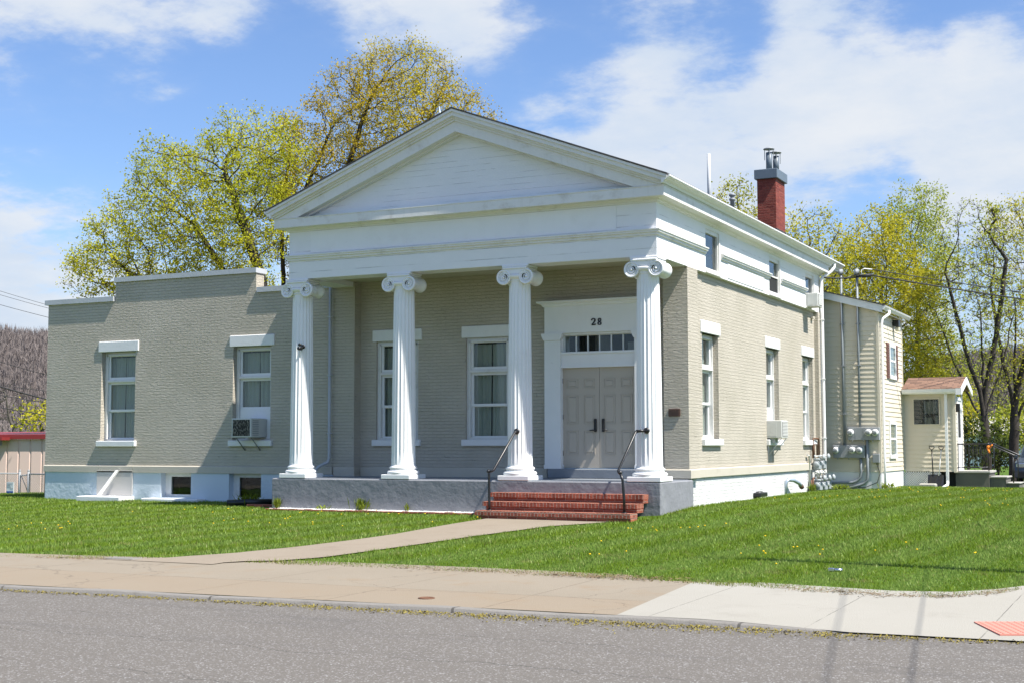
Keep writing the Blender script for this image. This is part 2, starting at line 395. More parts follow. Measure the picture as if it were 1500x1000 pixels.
# --- wing
def Pf(y):
    return lambda u, z, d=0: (u, y+d, z)
def Ps(x):
    return lambda u, z, d=0: (x-d, u, z)
wh = [(c-HW, c+HW, .862, 3.2) for c in WINS]
w = MB()
def wing_top(u): return 5.03 if -15.97 < u < -11.39 else 4.53
us = [-18.34, -15.97, -11.39, -9.05]+[q for h in wh for q in h[:2]]; zs = [.21, 4.53, 5.03]+[q for h in wh for q in h[2:]]
grid_wall(w, us, zs, lambda u, z: not in_holes(u, z, wh) and z < wing_top(u), Pf(2.0)); reveals(w, wh, Pf(2.0), .30)
w.add([(-18.34, 2, -.8), (-18.34, 12, -.8), (-18.34, 12, 4.53), (-18.34, 2, 4.53)], [(0, 1, 2, 3)])
w.add([(-18.34, 12, -.8), (-9, 12, -.8), (-9, 12, 4.3), (-18.34, 12, 4.3)], [(0, 1, 2, 3)])
w.add([(-11.39, 2, 4.53), (-11.39, 2.32, 4.53), (-11.39, 2.32, 5.03), (-11.39, 2, 5.03)], [(0, 1, 2, 3)])
w.add([(-15.97, 2, 4.53), (-15.97, 2.32, 4.53), (-15.97, 2.32, 5.03), (-15.97, 2, 5.03)], [(0, 1, 2, 3)])
w.add([(-18.34, 2.32, 4.2), (-9.05, 2.32, 4.2), (-9.05, 2.32, 4.53), (-11.39, 2.32, 4.53), (-11.39, 2.32, 5.03), (-15.97, 2.32, 5.03), (-15.97, 2.32, 4.53), (-18.34, 2.32, 4.53)], [tuple(range(8))])
w.build('wing_wall', M['brick'], B, fix=False)
c = MB()
for bx in ((-18.43, -16.0, 1.945, 2.40, 4.53, 4.66), (-15.99, -11.36, 1.945, 2.40, 5.03, 5.155), (-11.34, -9.06, 1.945, 2.40, 4.53, 4.66), (-18.43, -18.27, 2.401, 12, 4.53, 4.66)):
    MB().box(*bx).build('coping', M['coping'], B)
MB().box(-18.26, -9.0, 2.33, 12, 4.2, 4.3).build('flat_roof', M['shingle'], B)
f = MB(); bh = [(-14.31, -13.335, -.58, .041), (-12.14, -11.155, -.62, .041)]
us = [-18.30, -9.0]+[q for h in bh for q in h[:2]]; zs = [-.95, .041]+[q for h in bh for q in h[2:]]
grid_wall(f, us, zs, lambda u, z: not in_holes(u, z, bh), Pf(1.985)); reveals(f, bh, Pf(1.985), .3)
f.add([(-18.30, 1.985, -1), (-18.30, 12, -1), (-18.30, 12, .04), (-18.30, 1.985, .04)], [(0, 1, 2, 3)])
f.build('foundation', M['found'], B, fix=False)
for (a, b, z0, z1) in bh:
    q = MB(); y = 2.17
    q.box(a, a+.17, y, y+.08, z0, z1); q.box(b-.03, b, y, y+.08, z0, z1); q.box(a+.17, b-.03, y, y+.08, z1-.1, z1); q.box(a+.17, b-.03, y, y+.08, z0, z0+.07)
    q.box(a+.17, a+.2, y-.02, y, z0+.07, z1-.1)
    W = q.build('basement_window', M['trim'], B)
    MB().box(a+.17, b-.03, y+.03, y+.036, z0+.07, z1-.1).build('pane', M['glass'], W)
    MB().box(a, b, y+.5, y+.52, z0, z1).build('dark_backing', M['dark'], W)  # dark board, the unlit basement put into its colour
wt = MB(); prof = [(0, .042), (.045, .042), (.045, .20), (.03, .215), (0, .222)]
joints = [-18.345, -16.4, -15.24, -13.1, -11.9, -10.2, -9.06]
for a, b in zip(joints, joints[1:]): wt.prism([(2.0-o if o else 2.01, z) for o, z in prof], 'x', a+.004, b-.004)
# base course of the portico wall and piers, and the side
wt.prism([(1.985, 0.0), (1.94, 0.0), (1.94, .20), (1.955, .215), (1.985, .22)], 'x', -9.0, -8.42)
wt.prism([(2.26, 0.0), (2.225, 0.0), (2.225, .20), (2.235, .215), (2.26, .22)], 'x', -8.415, -3.5)
wt.prism([(2.26, 0.0), (2.225, 0.0), (2.225, .20), (2.235, .215), (2.26, .22)], 'x', -.93, -.68)
wt.sweep([(0, .03), (.045, .03), (.045, .20), (.03, .215), (0, .222)], [(-.66, 2.0), (-.08, 2.0), (-.08, 2.62)])
wt.sweep([(0, .03), (.06, .03), (.06, .20), (.045, .215), (0, .222)], [(WX, 2.625), (WX, 13.4)])
wt.build('water_table', M['tan_stone'], B)
# --- main walls
m_ = MB(); mh = [(c-HW, c+HW, .862, 3.2) for c in MAINW]+[(-3.3, -1.12, .2, 3.22)]
us = [-8.46, -.634]+[q for h in mh for q in h[:2]]; zs = [.0, 4.64]+[q for h in mh for q in h[2:]]
grid_wall(m_, us, zs, lambda u, z: not in_holes(u, z, mh), Pf(2.26)); reveals(m_, mh, Pf(2.26), .25)
for (a, b) in ((-9.05, -8.46), (-.634, -.08)):
    m_.add([(a, 1.985, 0), (b, 1.985, 0), (b, 1.985, 4.64), (a, 1.985, 4.64)], [(0, 1, 2, 3)])
    m_.add([(b, 1.985, 0), (b, 2.26, 0), (b, 2.26, 4.64), (b, 1.985, 4.64)], [(0, 1, 2, 3)]) if b < -1 else m_.add([(a, 1.985, 0), (a, 2.26, 0), (a, 2.26, 4.64), (a, 1.985, 4.64)], [(0, 1, 2, 3)])
m_.add([(XR, 1.985, .22), (XR, 2.657, .22), (XR, 2.657, 4.52), (XR, 1.985, 4.52)], [(0, 1, 2, 3)])
m_.add([(XR, 2.657, .22), (WX, 2.657, .22), (WX, 2.657, 4.52), (XR, 2.657, 4.52)], [(0, 1, 2, 3)])
sh = [(c-HW, c+HW, .862, 3.2) for c in SIDEW]
us = [2.657, 13.4]+[q for h in sh for q in h[:2]]; zs = [.2, 4.535]+[q for h in sh for q in h[2:]]
grid_wall(m_, us, zs, lambda u, z: not in_holes(u, z, sh), Ps(WX)); reveals(m_, sh, Ps(WX), .25)
m_.add([(WX, 13.4, -.6), (-.06, 13.4, -.6), (-.06, 13.4, 4.52), (WX, 13.4, 4.52)], [(0, 1, 2, 3)])
m_.add([(-.06, 13.4, -.6), (-.06, 13.68, -.6), (-.06, 13.68, 4.52), (-.06, 13.4, 4.52)], [(0, 1, 2, 3)])
m_.add([(-.06, 13.68, -.8), (XL, 13.68, -.8), (XL, 13.68, 5.9), (-4.565, 13.68, 7.7), (-.06, 13.68, 5.9)], [(0, 1, 2, 3, 4)])
m_.add([(XL, 2, -.8), (XL, 13.68, -.8), (XL, 13.68, 4.52), (XL, 2, 4.52)], [(0, 1, 2, 3)])
m_.build('main_wall', M['brick'], B, fix=False)
f = MB(); f.box(-.5, -.165, 2.0, 2.6, -.9, .03); f.box(-.5, WX+.012, 2.6, 13.4, -.9, .03)
f.build('side_foundation', M['white_brick'], B)
for k, c in enumerate(WINS): window((c, 2.0), 0, 2*HW, .862, 3.2, FULL if k == 0 else ACW, .15)
for c in MAINW: window((c, 2.26), 0, 2*HW, .862, 3.2, FULL, .06)
for k, c in enumerate(SIDEW): window((WX, c), R(90), 2*HW, .862, 3.2, ACW if k == 1 else FULL, .13)
ap = MB(); ap.box(-11.96, -11.02, 2.17, 2.2, .9, 1.65); ap.build('filler_panel', M['white'], B); ap = MB(); ap.box(-.35, -.33, 8.46, 9.40, .9, 1.65)
ap.build('filler_panel', M['white'], B)
# --- porch platform and steps
MB().bbox(-9.38, 0, 0, 2.0, -.95, -.004, .02).build('porch_platform', M['porch'], B)
pt = MB(); pt.box(-9.0, -.1, .04, 2.24, -.004, .004); pt.bbox(-3.39, -1.03, 2.0, 2.3, .004, .21, .015)
pt.build('porch_floor', M['porch_top'], B)
# --- columns
def spiral(cx, cz, r0, sgn, y, turns=2.4, n=70, w=.016):
    pts = []
    for i in range(n+1):
        t = i/n; a = math.pi/2+sgn*t*turns*2*math.pi; r = r0*(1-t)**.9+.02
        pts.append((cx+r*math.cos(a), y, cz+r*math.sin(a)))
    return pts
def column(cx, cy=.359, first=None):
    s = MB(); NF, q = 20, 6; n = NF*q; H0, H1 = .285, 4.2; rows = []
    for i in range(15):
        t = i/14; z = H0+(H1-H0)*t; rad = .262-.036*(t**1.6)
        if i == 0: rad += .006
        fl = .020*min(1, t*14)*min(1, (1-t)*14)
        rows.append([(rad-fl*math.sin(math.pi*((k % q)/q))**.7) if fl > 0 else rad for k in range(n)])
    vs = []
    for i, rr in enumerate(rows):
        z = H0+(H1-H0)*i/14
        for k in range(n):
            a = 2*math.pi*k/n; vs.append((cx+rr[k]*math.cos(a), cy+rr[k]*math.sin(a), z))
    s.add(vs, [(i*n+k, i*n+(k+1) % n, i*n+n+(k+1) % n, i*n+n+k) for i in range(14) for k in range(n)], 0, False)
    C = s.build('column', M['white'], B, fix=False)
    b = MB(); b.lathe([(.33, .098), (.352, .115), (.358, .14), (.352, .165), (.335, .18), (.30, .187), (.292, .205), (.29, .215), (.305, .222), (.312, .24), (.31, .258), (.296, .27), (.278, .278), (.268, .30), (.262, .32), (.20, .321)], (cx, cy, 0), 'z', 40)
    b.build('base', M['white'], C)
    MB().bbox(cx-.359, cx+.359, cy-.359, cy+.359, .004, .10, .008).build('plinth', M['white'], C)
    k = MB()
    k.lathe([(.2, 4.16), (.232, 4.17), (.24, 4.185), (.232, 4.20), (.23, 4.21), (.25, 4.225), (.285, 4.25), (.30, 4.28), (.29, 4.31), (.2, 4.33)], (cx, cy, 0), 'z', 36)
    y0, y1 = cy-.275, cy+.275; zc = 4.262
    for sx in (-1, 1):
        xc = cx+sx*.262
        k.lathe([(.03, y0+.03), (.12, y0+.03), (.128, y0+.012), (.15, y0), (.163, y0+.01), (.163, y0+.05), (.15, y0+.09), (.125, y0+.17), (.115, (y0+y1)/2-.03), (.13, (y0+y1)/2), (.115, (y0+y1)/2+.03), (.125, y1-.17), (.15, y1-.09), (.163, y1-.05), (.163, y1-.01), (.15, y1), (.128, y1-.012), (.12, y1-.03), (.03, y1-.03)], (xc, 0, zc), 'y', 32)
        for yy in (y0+.022, y1-.022):
            k.tube(spiral(xc, zc, .118, -sx, yy), [.013]*30+[.011]*41, 5)
            k.lathe([(.001, -.02), (.024, -.012), (.03, 0), (.024, .012), (.001, .02)], (xc, yy, zc), 'y', 12)
    k.box(cx-.262, cx+.262, y0+.015, y1-.015, 4.325, 4.425)
    k.box(cx-.25, cx+.25, y0+.03, y1-.03, 4.24, 4.325)
    for e in range(5):       # egg and dart row
        k.lathe([(.005, -.03), (.026, -.012), (.028, .01), (.015, .035), (.004, .04)], (cx-.13+.065*e, y0+.03, 4.275), 'z', 8)
    k.bbox(cx-.285, cx+.285, cy-.285, cy+.285, 4.426, 4.47, .012); k.bbox(cx-.305, cx+.305, cy-.26, cy+.26, 4.471, 4.52, .012)
    k.build('capital', M['white'], C)
for cx in (-8.823, -6.112, -3.257, -.359): column(cx)
# --- entablature
e = MB()
e.box(XL, XR, E0, .66, 4.52, 5.66); e.build('frieze_beam', M['frieze'], B)
e = MB(); fh = [(3.24, 4.27, 4.58, 5.52), (8.4, 9.43, 4.58, 5.52), (12.1, 13.08, 4.58, 5.52)]
us = [.66, 2.0, 13.68]+[q for h in fh for q in h[:2]]; zs = [4.52, 5.66]+[q for h in fh for q in h[2:]]
grid_wall(e, us, zs, lambda u, z: not in_holes(u, z, fh), Ps(XR)); reveals(e, fh, Ps(XR), .2)
e.add([(XR, .66, 4.52), (-.6, .66, 4.52), (-.6, 2.0, 4.52), (XR, 2.0, 4.52)], [(0, 1, 2, 3)])
e.add([(-.6, .66, 4.52), (-.6, 2.26, 4.52), (-.6, 2.26, 4.7), (-.6, .66, 4.7)], [(0, 1, 2, 3)])
e.add([(XR, 2.657, 4.52), (WX, 2.657, 4.52), (WX, 13.68, 4.52), (XR, 13.68, 4.52)], [(0, 1, 2, 3)])
e.add([(XR, 13.68, 4.52), (-1, 13.68, 4.52), (-1, 13.68, 5.9), (XR, 13.68, 5.9)], [(0, 1, 2, 3)])
e.build('side_frieze', M['frieze'], B, fix=False); e = MB()
e.add([(XL, .66, 4.52), (XL, 13.68, 4.52), (XL, 13.68, 5.66), (XL, .66, 5.66)], [(0, 1, 2, 3)])
e.add([(XL, .66, 4.52), (-8.5, .66, 4.52), (-8.5, 2.26, 4.52), (XL, 2.26, 4.52)], [(0, 1, 2, 3)])
e.add([(-8.5, .66, 4.52), (-8.5, 2.26, 4.52), (-8.5, 2.26, 4.7), (-8.5, .66, 4.7)], [(0, 1, 2, 3)])
e.build('side_frieze', M['frieze'], B, fix=False)
t_ = MB(); tp = [(-.01, 4.935), (.035, 4.945), (.035, 4.985), (.07, 5.0), (.07, 5.03), (.09, 5.04), (.09, 5.065), (-.01, 5.078)]
t_.sweep(tp, [(XL, 2.0), (XL, E0), (XR, E0), (XR, 3.235)])
t_.build('taenia_moulding', M['trim'], B)
for a, b in ((4.33, 8.395), (9.48, 12.095), (13.1, 13.66)): t_ = MB(); t_.sweep(tp, [(XR, a), (XR, b)]); t_.build('taenia_moulding', M['trim'], B)
k = MB(); cp = [(-.02, 5.60), (.02, 5.605), (.03, 5.635), (.06, 5.645), (.075, 5.672), (.10, 5.685), (.25, 5.688), (.25, 5.88), (.262, 5.885), (.262, 5.90), (-.02, 5.905)]
k.sweep(cp, [(XL, 13.85), (XL, E0), (XR, E0), (XR, 13.85)])
k.build('cornice', M['trim'], B)
# slightly raised board panels on the frieze
pn = MB(); pn.box(-8.45, -.95, E0-.012, E0, 5.10, 5.60); pn.build('frieze_panel', M['white'], B); pn = MB(); pn.box(XR, XR+.012, 4.84, 7.88, 4.575, 4.915)
pn.build('frieze_panel', M['white'], B)
# pediment
AX, AZ = -4.565, 7.95
p = MB(); p.prism([(AX-4.5, 5.9), (AX+4.5, 5.9), (AX, 7.60)], 'y', .15, .2); p.build('tympanum', M['tymp'], B)
p = MB()
for sx in (-1, 1):
    X = lambda d: AX+sx*d
    p.prism([(X(0), 7.465), (X(4.09), 5.904), (X(4.67), 5.904), (X(0), 7.69)], 'y', E0-.25, .149)
    p.prism([(X(0), 7.425), (X(3.98), 5.904), (X(4.09), 5.904), (X(0), 7.465)], 'y', .03, .149)
    lay = [(7.69, 4.67, 7.74, 4.75, .29), (7.74, 4.75, 7.78, 4.79, .33), (7.78, 4.79, 7.87, 4.84, .39), (7.87, 4.84, 7.925, 4.87, .425)]
    for (a, da, b, db, o) in lay:
        za, zb = a-(7.69-5.9)/4.67*da, b-(7.69-5.9)/4.67*db
        p.prism([(X(0), a), (X(da), max(za, 5.905)), (X(db), max(zb, 5.92)), (X(0), b)], 'y', E0-o, .149)
p.build('raking_cornice', M['trim'], B)
# gutters and roof
g = MB(); gp = [(.25, 5.905), (.285, 5.912), (.305, 5.95), (.365, 5.985), (.375, 6.0), (.42, 6.02), (.43, 6.035), (.43, 6.062), (.405, 6.066), (.395, 6.03), (.25, 6.0)]
g.sweep(gp, [(XR, E0-.40), (XR, 15.2)]); g.build('gutter', M['white'], B)
g = MB(); g.sweep(gp, [(XL, 15.2), (XL, E0-.40)]); g.build('gutter', M['white'], B)
rf = MB(); sl = 1.79/4.67
for sx in (-1, 1):
    X = lambda d: AX+sx*d
    rf.prism([(X(0), AZ-.02), (X(4.87), AZ-.02-sl*4.87), (X(4.87), AZ+.012-sl*4.87), (X(0), AZ+.012)], 'y', E0-.44, 15.2)
rf.build('roof', M['shingle'], B)
ef = MB(); ef.box(XR-.1, XR+.25, 13.86, 15.15, 5.86, 5.905); ef.build('rear_soffit', M['trim'], B); ef = MB(); ef.box(XL-.25, XL+.1, 13.86, 15.15, 5.86, 5.905); ef.build('rear_soffit', M['trim'], B)
MB().box(-8.5, -.6, .66, 2.26, 4.64, 4.70).build('porch_ceiling', M['ceiling'], B)
# frieze windows
for k_, (a, b, z0, z1) in enumerate(fh):
    q = MB(); x = XR-.02
    q.box(x-.06, x, a, a+.06, z0, z1); q.box(x-.06, x+.0, b-.11, b, z0, z1); q.box(x-.06, x, a+.06, b-.11, z1-.09, z1); q.box(x-.06, x, a+.06, b-.11, z0, z0+.07)
    q.box(x-.0, x+.035, b-.08, b+.0, z0, z1); q.box(XR, XR+.03, a-.02, b+.03, z0-.05, z0)
    if k_ == 1: q.box(x-.05, x-.01, a+.06, b-.11, (z0+z1)/2-.02, (z0+z1)/2+.02)
    W = q.build('frieze_window', M['trim'], B)
    MB().box(x-.05, x-.044, a+.06, b-.11, z0+.07, z1-.09).build('pane', M['glass'], W)
    MB().box(x-.16, x-.14, a, b, z0, z1).build('dark_backing', M['dark'], W)  # dark board, the unlit space behind put into its colour
    if k_ == 1: MB().box(x-.036, x-.03, a+.06, b-.11, z0+.07, (z0+z1)/2-.02).build('insect_screen', M['dark'], W)
# --- entrance
DX = -2.21; y = 2.26
s = MB()
for sx in (-1, 1):
    a, b = sorted((DX+sx*1.27, DX+sx*.88)); 
    s.box(a, b, 2.06, 2.5, .212, 3.05); s.box(a-.012, b+.012, 2.045, 2.5, .212, .30)
    s.prism([(a, 3.05), (b, 3.05), (b+.03, 3.1), (b+.06, 3.17), (b+.06, 3.205), (a-.06, 3.205), (a-.06, 3.17), (a-.03, 3.1)], 'y', 2.02, 2.5)
s.box(DX-1.27, DX+1.27, 2.07, 2.5, 3.205, 3.80)
s.sweep([(0, 3.80), (.02, 3.80), (.05, 3.83), (.05, 3.85), (.12, 3.875), (.14, 3.885), (.14, 3.92), (0, 3.925)], [(DX-1.27, 2.3), (DX-1.27, 2.07), (DX+1.27, 2.07), (DX+1.27, 2.3)])
s.box(DX-1.27, DX+1.27, 2.071, 2.3, 3.80, 3.92)
s.box(DX-.88, DX+.88, 2.12, 2.5, 2.49, 2.78); s.box(DX-.88, DX+.88, 2.08, 2.2, 2.74, 2.785); s.box(DX-.88, DX+.88, 2.10, 2.2, 2.44, 2.49)
s.box(DX-.88, DX+.88, 2.14, 2.5, 3.16, 3.204)
for sx in (-1, 1):
    a, b = sorted((DX+sx*.88, DX+sx*.845)); s.box(a, b, 2.16, 2.5, 2.785, 3.16)
s.build('door_surround', M['white'], B)
q = MB()
for k_ in range(7):
    x = DX-.84+.28*k_; q.box(x-.014, x+.014, 2.22, 2.26, 2.785, 3.16)
q.box(DX-.854, DX+.854, 2.225, 2.258, 3.145, 3.16); q.box(DX-.854, DX+.854, 2.225, 2.258, 2.785, 2.80)
W = q.build('transom_window', M['white'], B)
MB().box(DX-.845, DX+.845, 2.237, 2.243, 2.785, 3.16).build('pane', M['glass'], W)
q = MB(); q.box(-6.0, -.7, 3.1, 3.12, 2.2, 3.8); q.box(-6.0, -.7, 2.52, 3.1, 3.5, 3.52); q.box(-6., -.7, 2.52, 3.1, 2.4, 2.42); q.build('dark_backing', M['dark'], W)  # near-black sheets paint in the darkness behind the transom
hx = MB(); hx.box(DX-.3, DX+.05, 2.7, 2.75, 2.75, 3.2); hx.build('stored_box', simple('stored_boxes', (.20, .18, .15), .8, .3, 30), W); hx = MB(); hx.box(DX+.52, DX+.72, 2.6, 2.7, 2.75, 3.0)
hx.build('stored_box', M['concrete'], W)
for sx in (-1, 1):
    a, b = sorted((DX+sx*.88, DX+sx*.004)); d = MB(); yb = 2.2
    d.box(a, b, yb, yb+.05, .235, 2.44)
    wdt = b-a
    for (u0, u1) in ((.12, .42), (.58, .88)):
        for (z0, z1) in ((.29+.235, .82+.235), (.96+.235, 1.6+.235), (1.75+.235, 1.96+.235)):
            A, Bq = a+u0*wdt, a+u1*wdt; n = .012
            d.box(A, Bq, yb-n, yb, z0, z0+n); d.box(A, Bq, yb-n, yb, z1-n, z1); d.box(A, A+n, yb-n, yb, z0+n, z1-n); d.box(Bq-n, Bq, yb-n, yb, z0+n, z1-n)
            d.bbox(A+.045, Bq-.045, yb-.01, yb+.01, z0+.045, z1-.045, .008)
    D = d.build('door', M['door'], B)
    hxx = DX+sx*.095; h = MB(); h.bbox(hxx-.032, hxx+.032, yb-.045, yb, 1.02, 1.31, .012); h.tube([(hxx, yb-.04, 1.06), (hxx, yb-.075, 1.06), (hxx+sx*.11, yb-.075, 1.055)], .014, 8)
    h.lathe([(.001, -.07), (.02, -.066), (.02, -.04)], (hxx, yb, 1.24), 'y', 12)
    h.build('handle', M['black'], D)
    for z in (.5, 1.3, 2.1): hg = MB(); hg.box(DX+sx*.885-.012, DX+sx*.885+.012, yb-.012, yb+.01, z, z+.11); hg.build('hinge', M['black'], D)
th = MB(); th.box(DX-.88, DX+.88, 2.18, 2.5, .212, .232); th.build('threshold', M['galv'], B)
MB().box(DX-1.0, DX+1.0, 2.45, 2.5, .2, 2.5).build('dark_door_backing', M['dark'], B)  # near-black board, darkness behind the doors put into its colour
# brick steps
st = MB(); FR = [-1.0, -.66, -.32]; ZT = [-.583, -.411, -.24]
for i in range(3):
    x0, x1 = -3.62, -.26; yb = 0 if i == 2 else FR[i+1]+.05
    st.box(x0, x1, FR[i], yb, ZT[i]-.09, ZT[i])
    st.box(x0+.06, x1-.004, FR[i]+.04, yb-.004, -.95 if i == 0 else ZT[i-1]-.002, ZT[i]-.09, 1)
st.build('brick_steps', [M['redbrick'], M['stepside']], B)
# chimney
ch = MB(); ch.box(-1.22, -.69, 11.4, 12.35, 6.2, 8.13); C = ch.build('chimney', M['chimbrick'], B)
cc = MB(); cc.bbox(-1.285, -.625, 11.33, 12.43, 8.13, 8.40, .012); cc.build('cap', M['flue'], C); cc = MB(); cc.box(-1.24, -.67, 11.38, 12.37, 6.3, 6.72); cc.build('flashing', M['shingle'], C)
for (fx, fy, top) in ((-.95, 11.7, 8.93), (-.82, 11.95, 8.86)):
    fl = MB(); fl.lathe([(.085, 8.39), (.085, top), (.07, top)], (fx, fy, 0), 'z', 20); F = fl.build('flue_pipe', M['flue'], C)
    fc = MB(); fc.lathe([(.16, top+.09), (.15, top+.11), (.05, top+.16), (.005, top+.17)], (fx, fy, 0), 'z', 20)
    for a in range(4): fc.box(fx+.12*math.cos(a*1.57+.4)-.008, fx+.12*math.cos(a*1.57+.4)+.008, fy+.12*math.sin(a*1.57+.4)-.008, fy+.12*math.sin(a*1.57+.4)+.008, top-.22, top+.1)
    fc.build('rain_cap', M['meter_grey'], C)
# roof vent and white mast
vp = MB(); vx, vy = -1.5, 9.95; vp.lathe([(.06, 6.6), (.06, 7.32), (.085, 7.33), (.085, 7.38), (.05, 7.4), (.05, 7.44), (.09, 7.45), (.09, 7.5), (.02, 7.52)], (vx, vy, 0), 'z', 16); vp.build('roof_vent', M['meter_grey'], B)
mp = MB(); mp.tube([(-2.33, 10.5, 6.9), (-2.33, 10.5, 8.8)], .05, 12); mp.build('roof_mast', M['coping'], B)
lh = MB(); lh.tube([(-4.95, .1, 7.83), (-5.0, .12, 7.90), (-5.08, .12, 7.95), (-5.1, .12, 8.12)], .02, 8); lh.build('roof_hook', M['galv'], B)
# downspouts
ds = MB(); ds.tube([(-9.1, 1.9, 4.52), (-9.1, 1.9, .42), (-9.12, 1.86, .33), (-9.28, 1.7, .22), (-9.33, 1.66, .12), (-9.33, 1.66, -.0)], .038, 10)
for z in (1.0, 2.4, 3.8): ds.box(-9.145, -9.055, 1.855, 1.96, z, z+.03)
ds.build('downspout', M['coping'], B)
ds = MB(); ds.tube([(.27, 14.1, 6.0), (.27, 14.1, 5.88), (.2, 14.0, 5.75), (.02, 13.7, 5.55), (-.0, 13.66, 5.45), (-.0, 13.66, .5), (.0, 13.66, -.45)], .05, 10)
for z in (.9, 2.6, 4.3): ds.box(-.06, .06, 13.6, 13.68, z, z+.03)
ds.build('downspout', M['white'], B)
# ------------------------------------------------------------------ ground
def interp(x, xs, ys): return np.interp(x, xs, ys)
def sstep(x, a, b):
    t = np.clip((np.asarray(x, float)-a)/(b-a), 0, 1); return t*t*(3-2*t)
def gz(x, y):
    x = np.asarray(x, float); y = np.asarray(y, float)
    z = interp(y, [-10.6, -10, -5, -1, 0, 2, 17, 38, 60], [-.87, -.855, -.80, -.75, -.69, -.67, -.70, -1.0, -1.15])
    z = z+sstep(x, -1.2, .6)*interp(y, [-5, -1, 0, 2, 7, 17, 24], [0, .035, .07, .135, .165, .16, .0])
    z = z-.24*sstep(-x, 19, 28)*sstep(y, 0, 9)
    return z+.012*np.sin(x*.9+1)*np.sin(y*.8)
LX = [-60, -12, -6.2, -3.96, -2, 1.2, 4, 6.4, 7.0, 7.4, 7.7]; LY = [-11.4, -11.2, -10.95, -10.6, -10.2, -10.08, -10.26, -10.66, -10.5, -10.0, -9.3]
def yl(x): return np.interp(x, LX, LY)
PL = [(-4.6, -10.75), (-3.7, -10.2), (-3.25, -9.3), (-3.09, -8), (-3.09, -5), (-3.36, -1.0)]
PR = [(-2.5, -10.3), (-1.95, -10.0), (-1.66, -9.3), (-1.62, -8), (-1.55, -5), (-1.3, -2.4), (-.7, -1.0)]
def pxl(y): return np.interp(y, [p[1] for p in PL], [p[0] for p in PL])
def pxr(y): return np.interp(y, [p[1] for p in PR], [p[0] for p in PR])
def yk(x): return -13.52+.055*(np.asarray(x)-1.5)
def grid_mesh(name, X, Y, Z, mat):
    n, m_ = X.shape; v = np.stack([X, Y, Z], -1).reshape(-1, 3)
    i = np.arange(n*m_).reshape(n, m_); f = np.stack([i[:-1, :-1], i[1:, :-1], i[1:, 1:], i[:-1, 1:]], -1).reshape(-1, 4)
    o = np_mesh(name, v, f, mat); return o
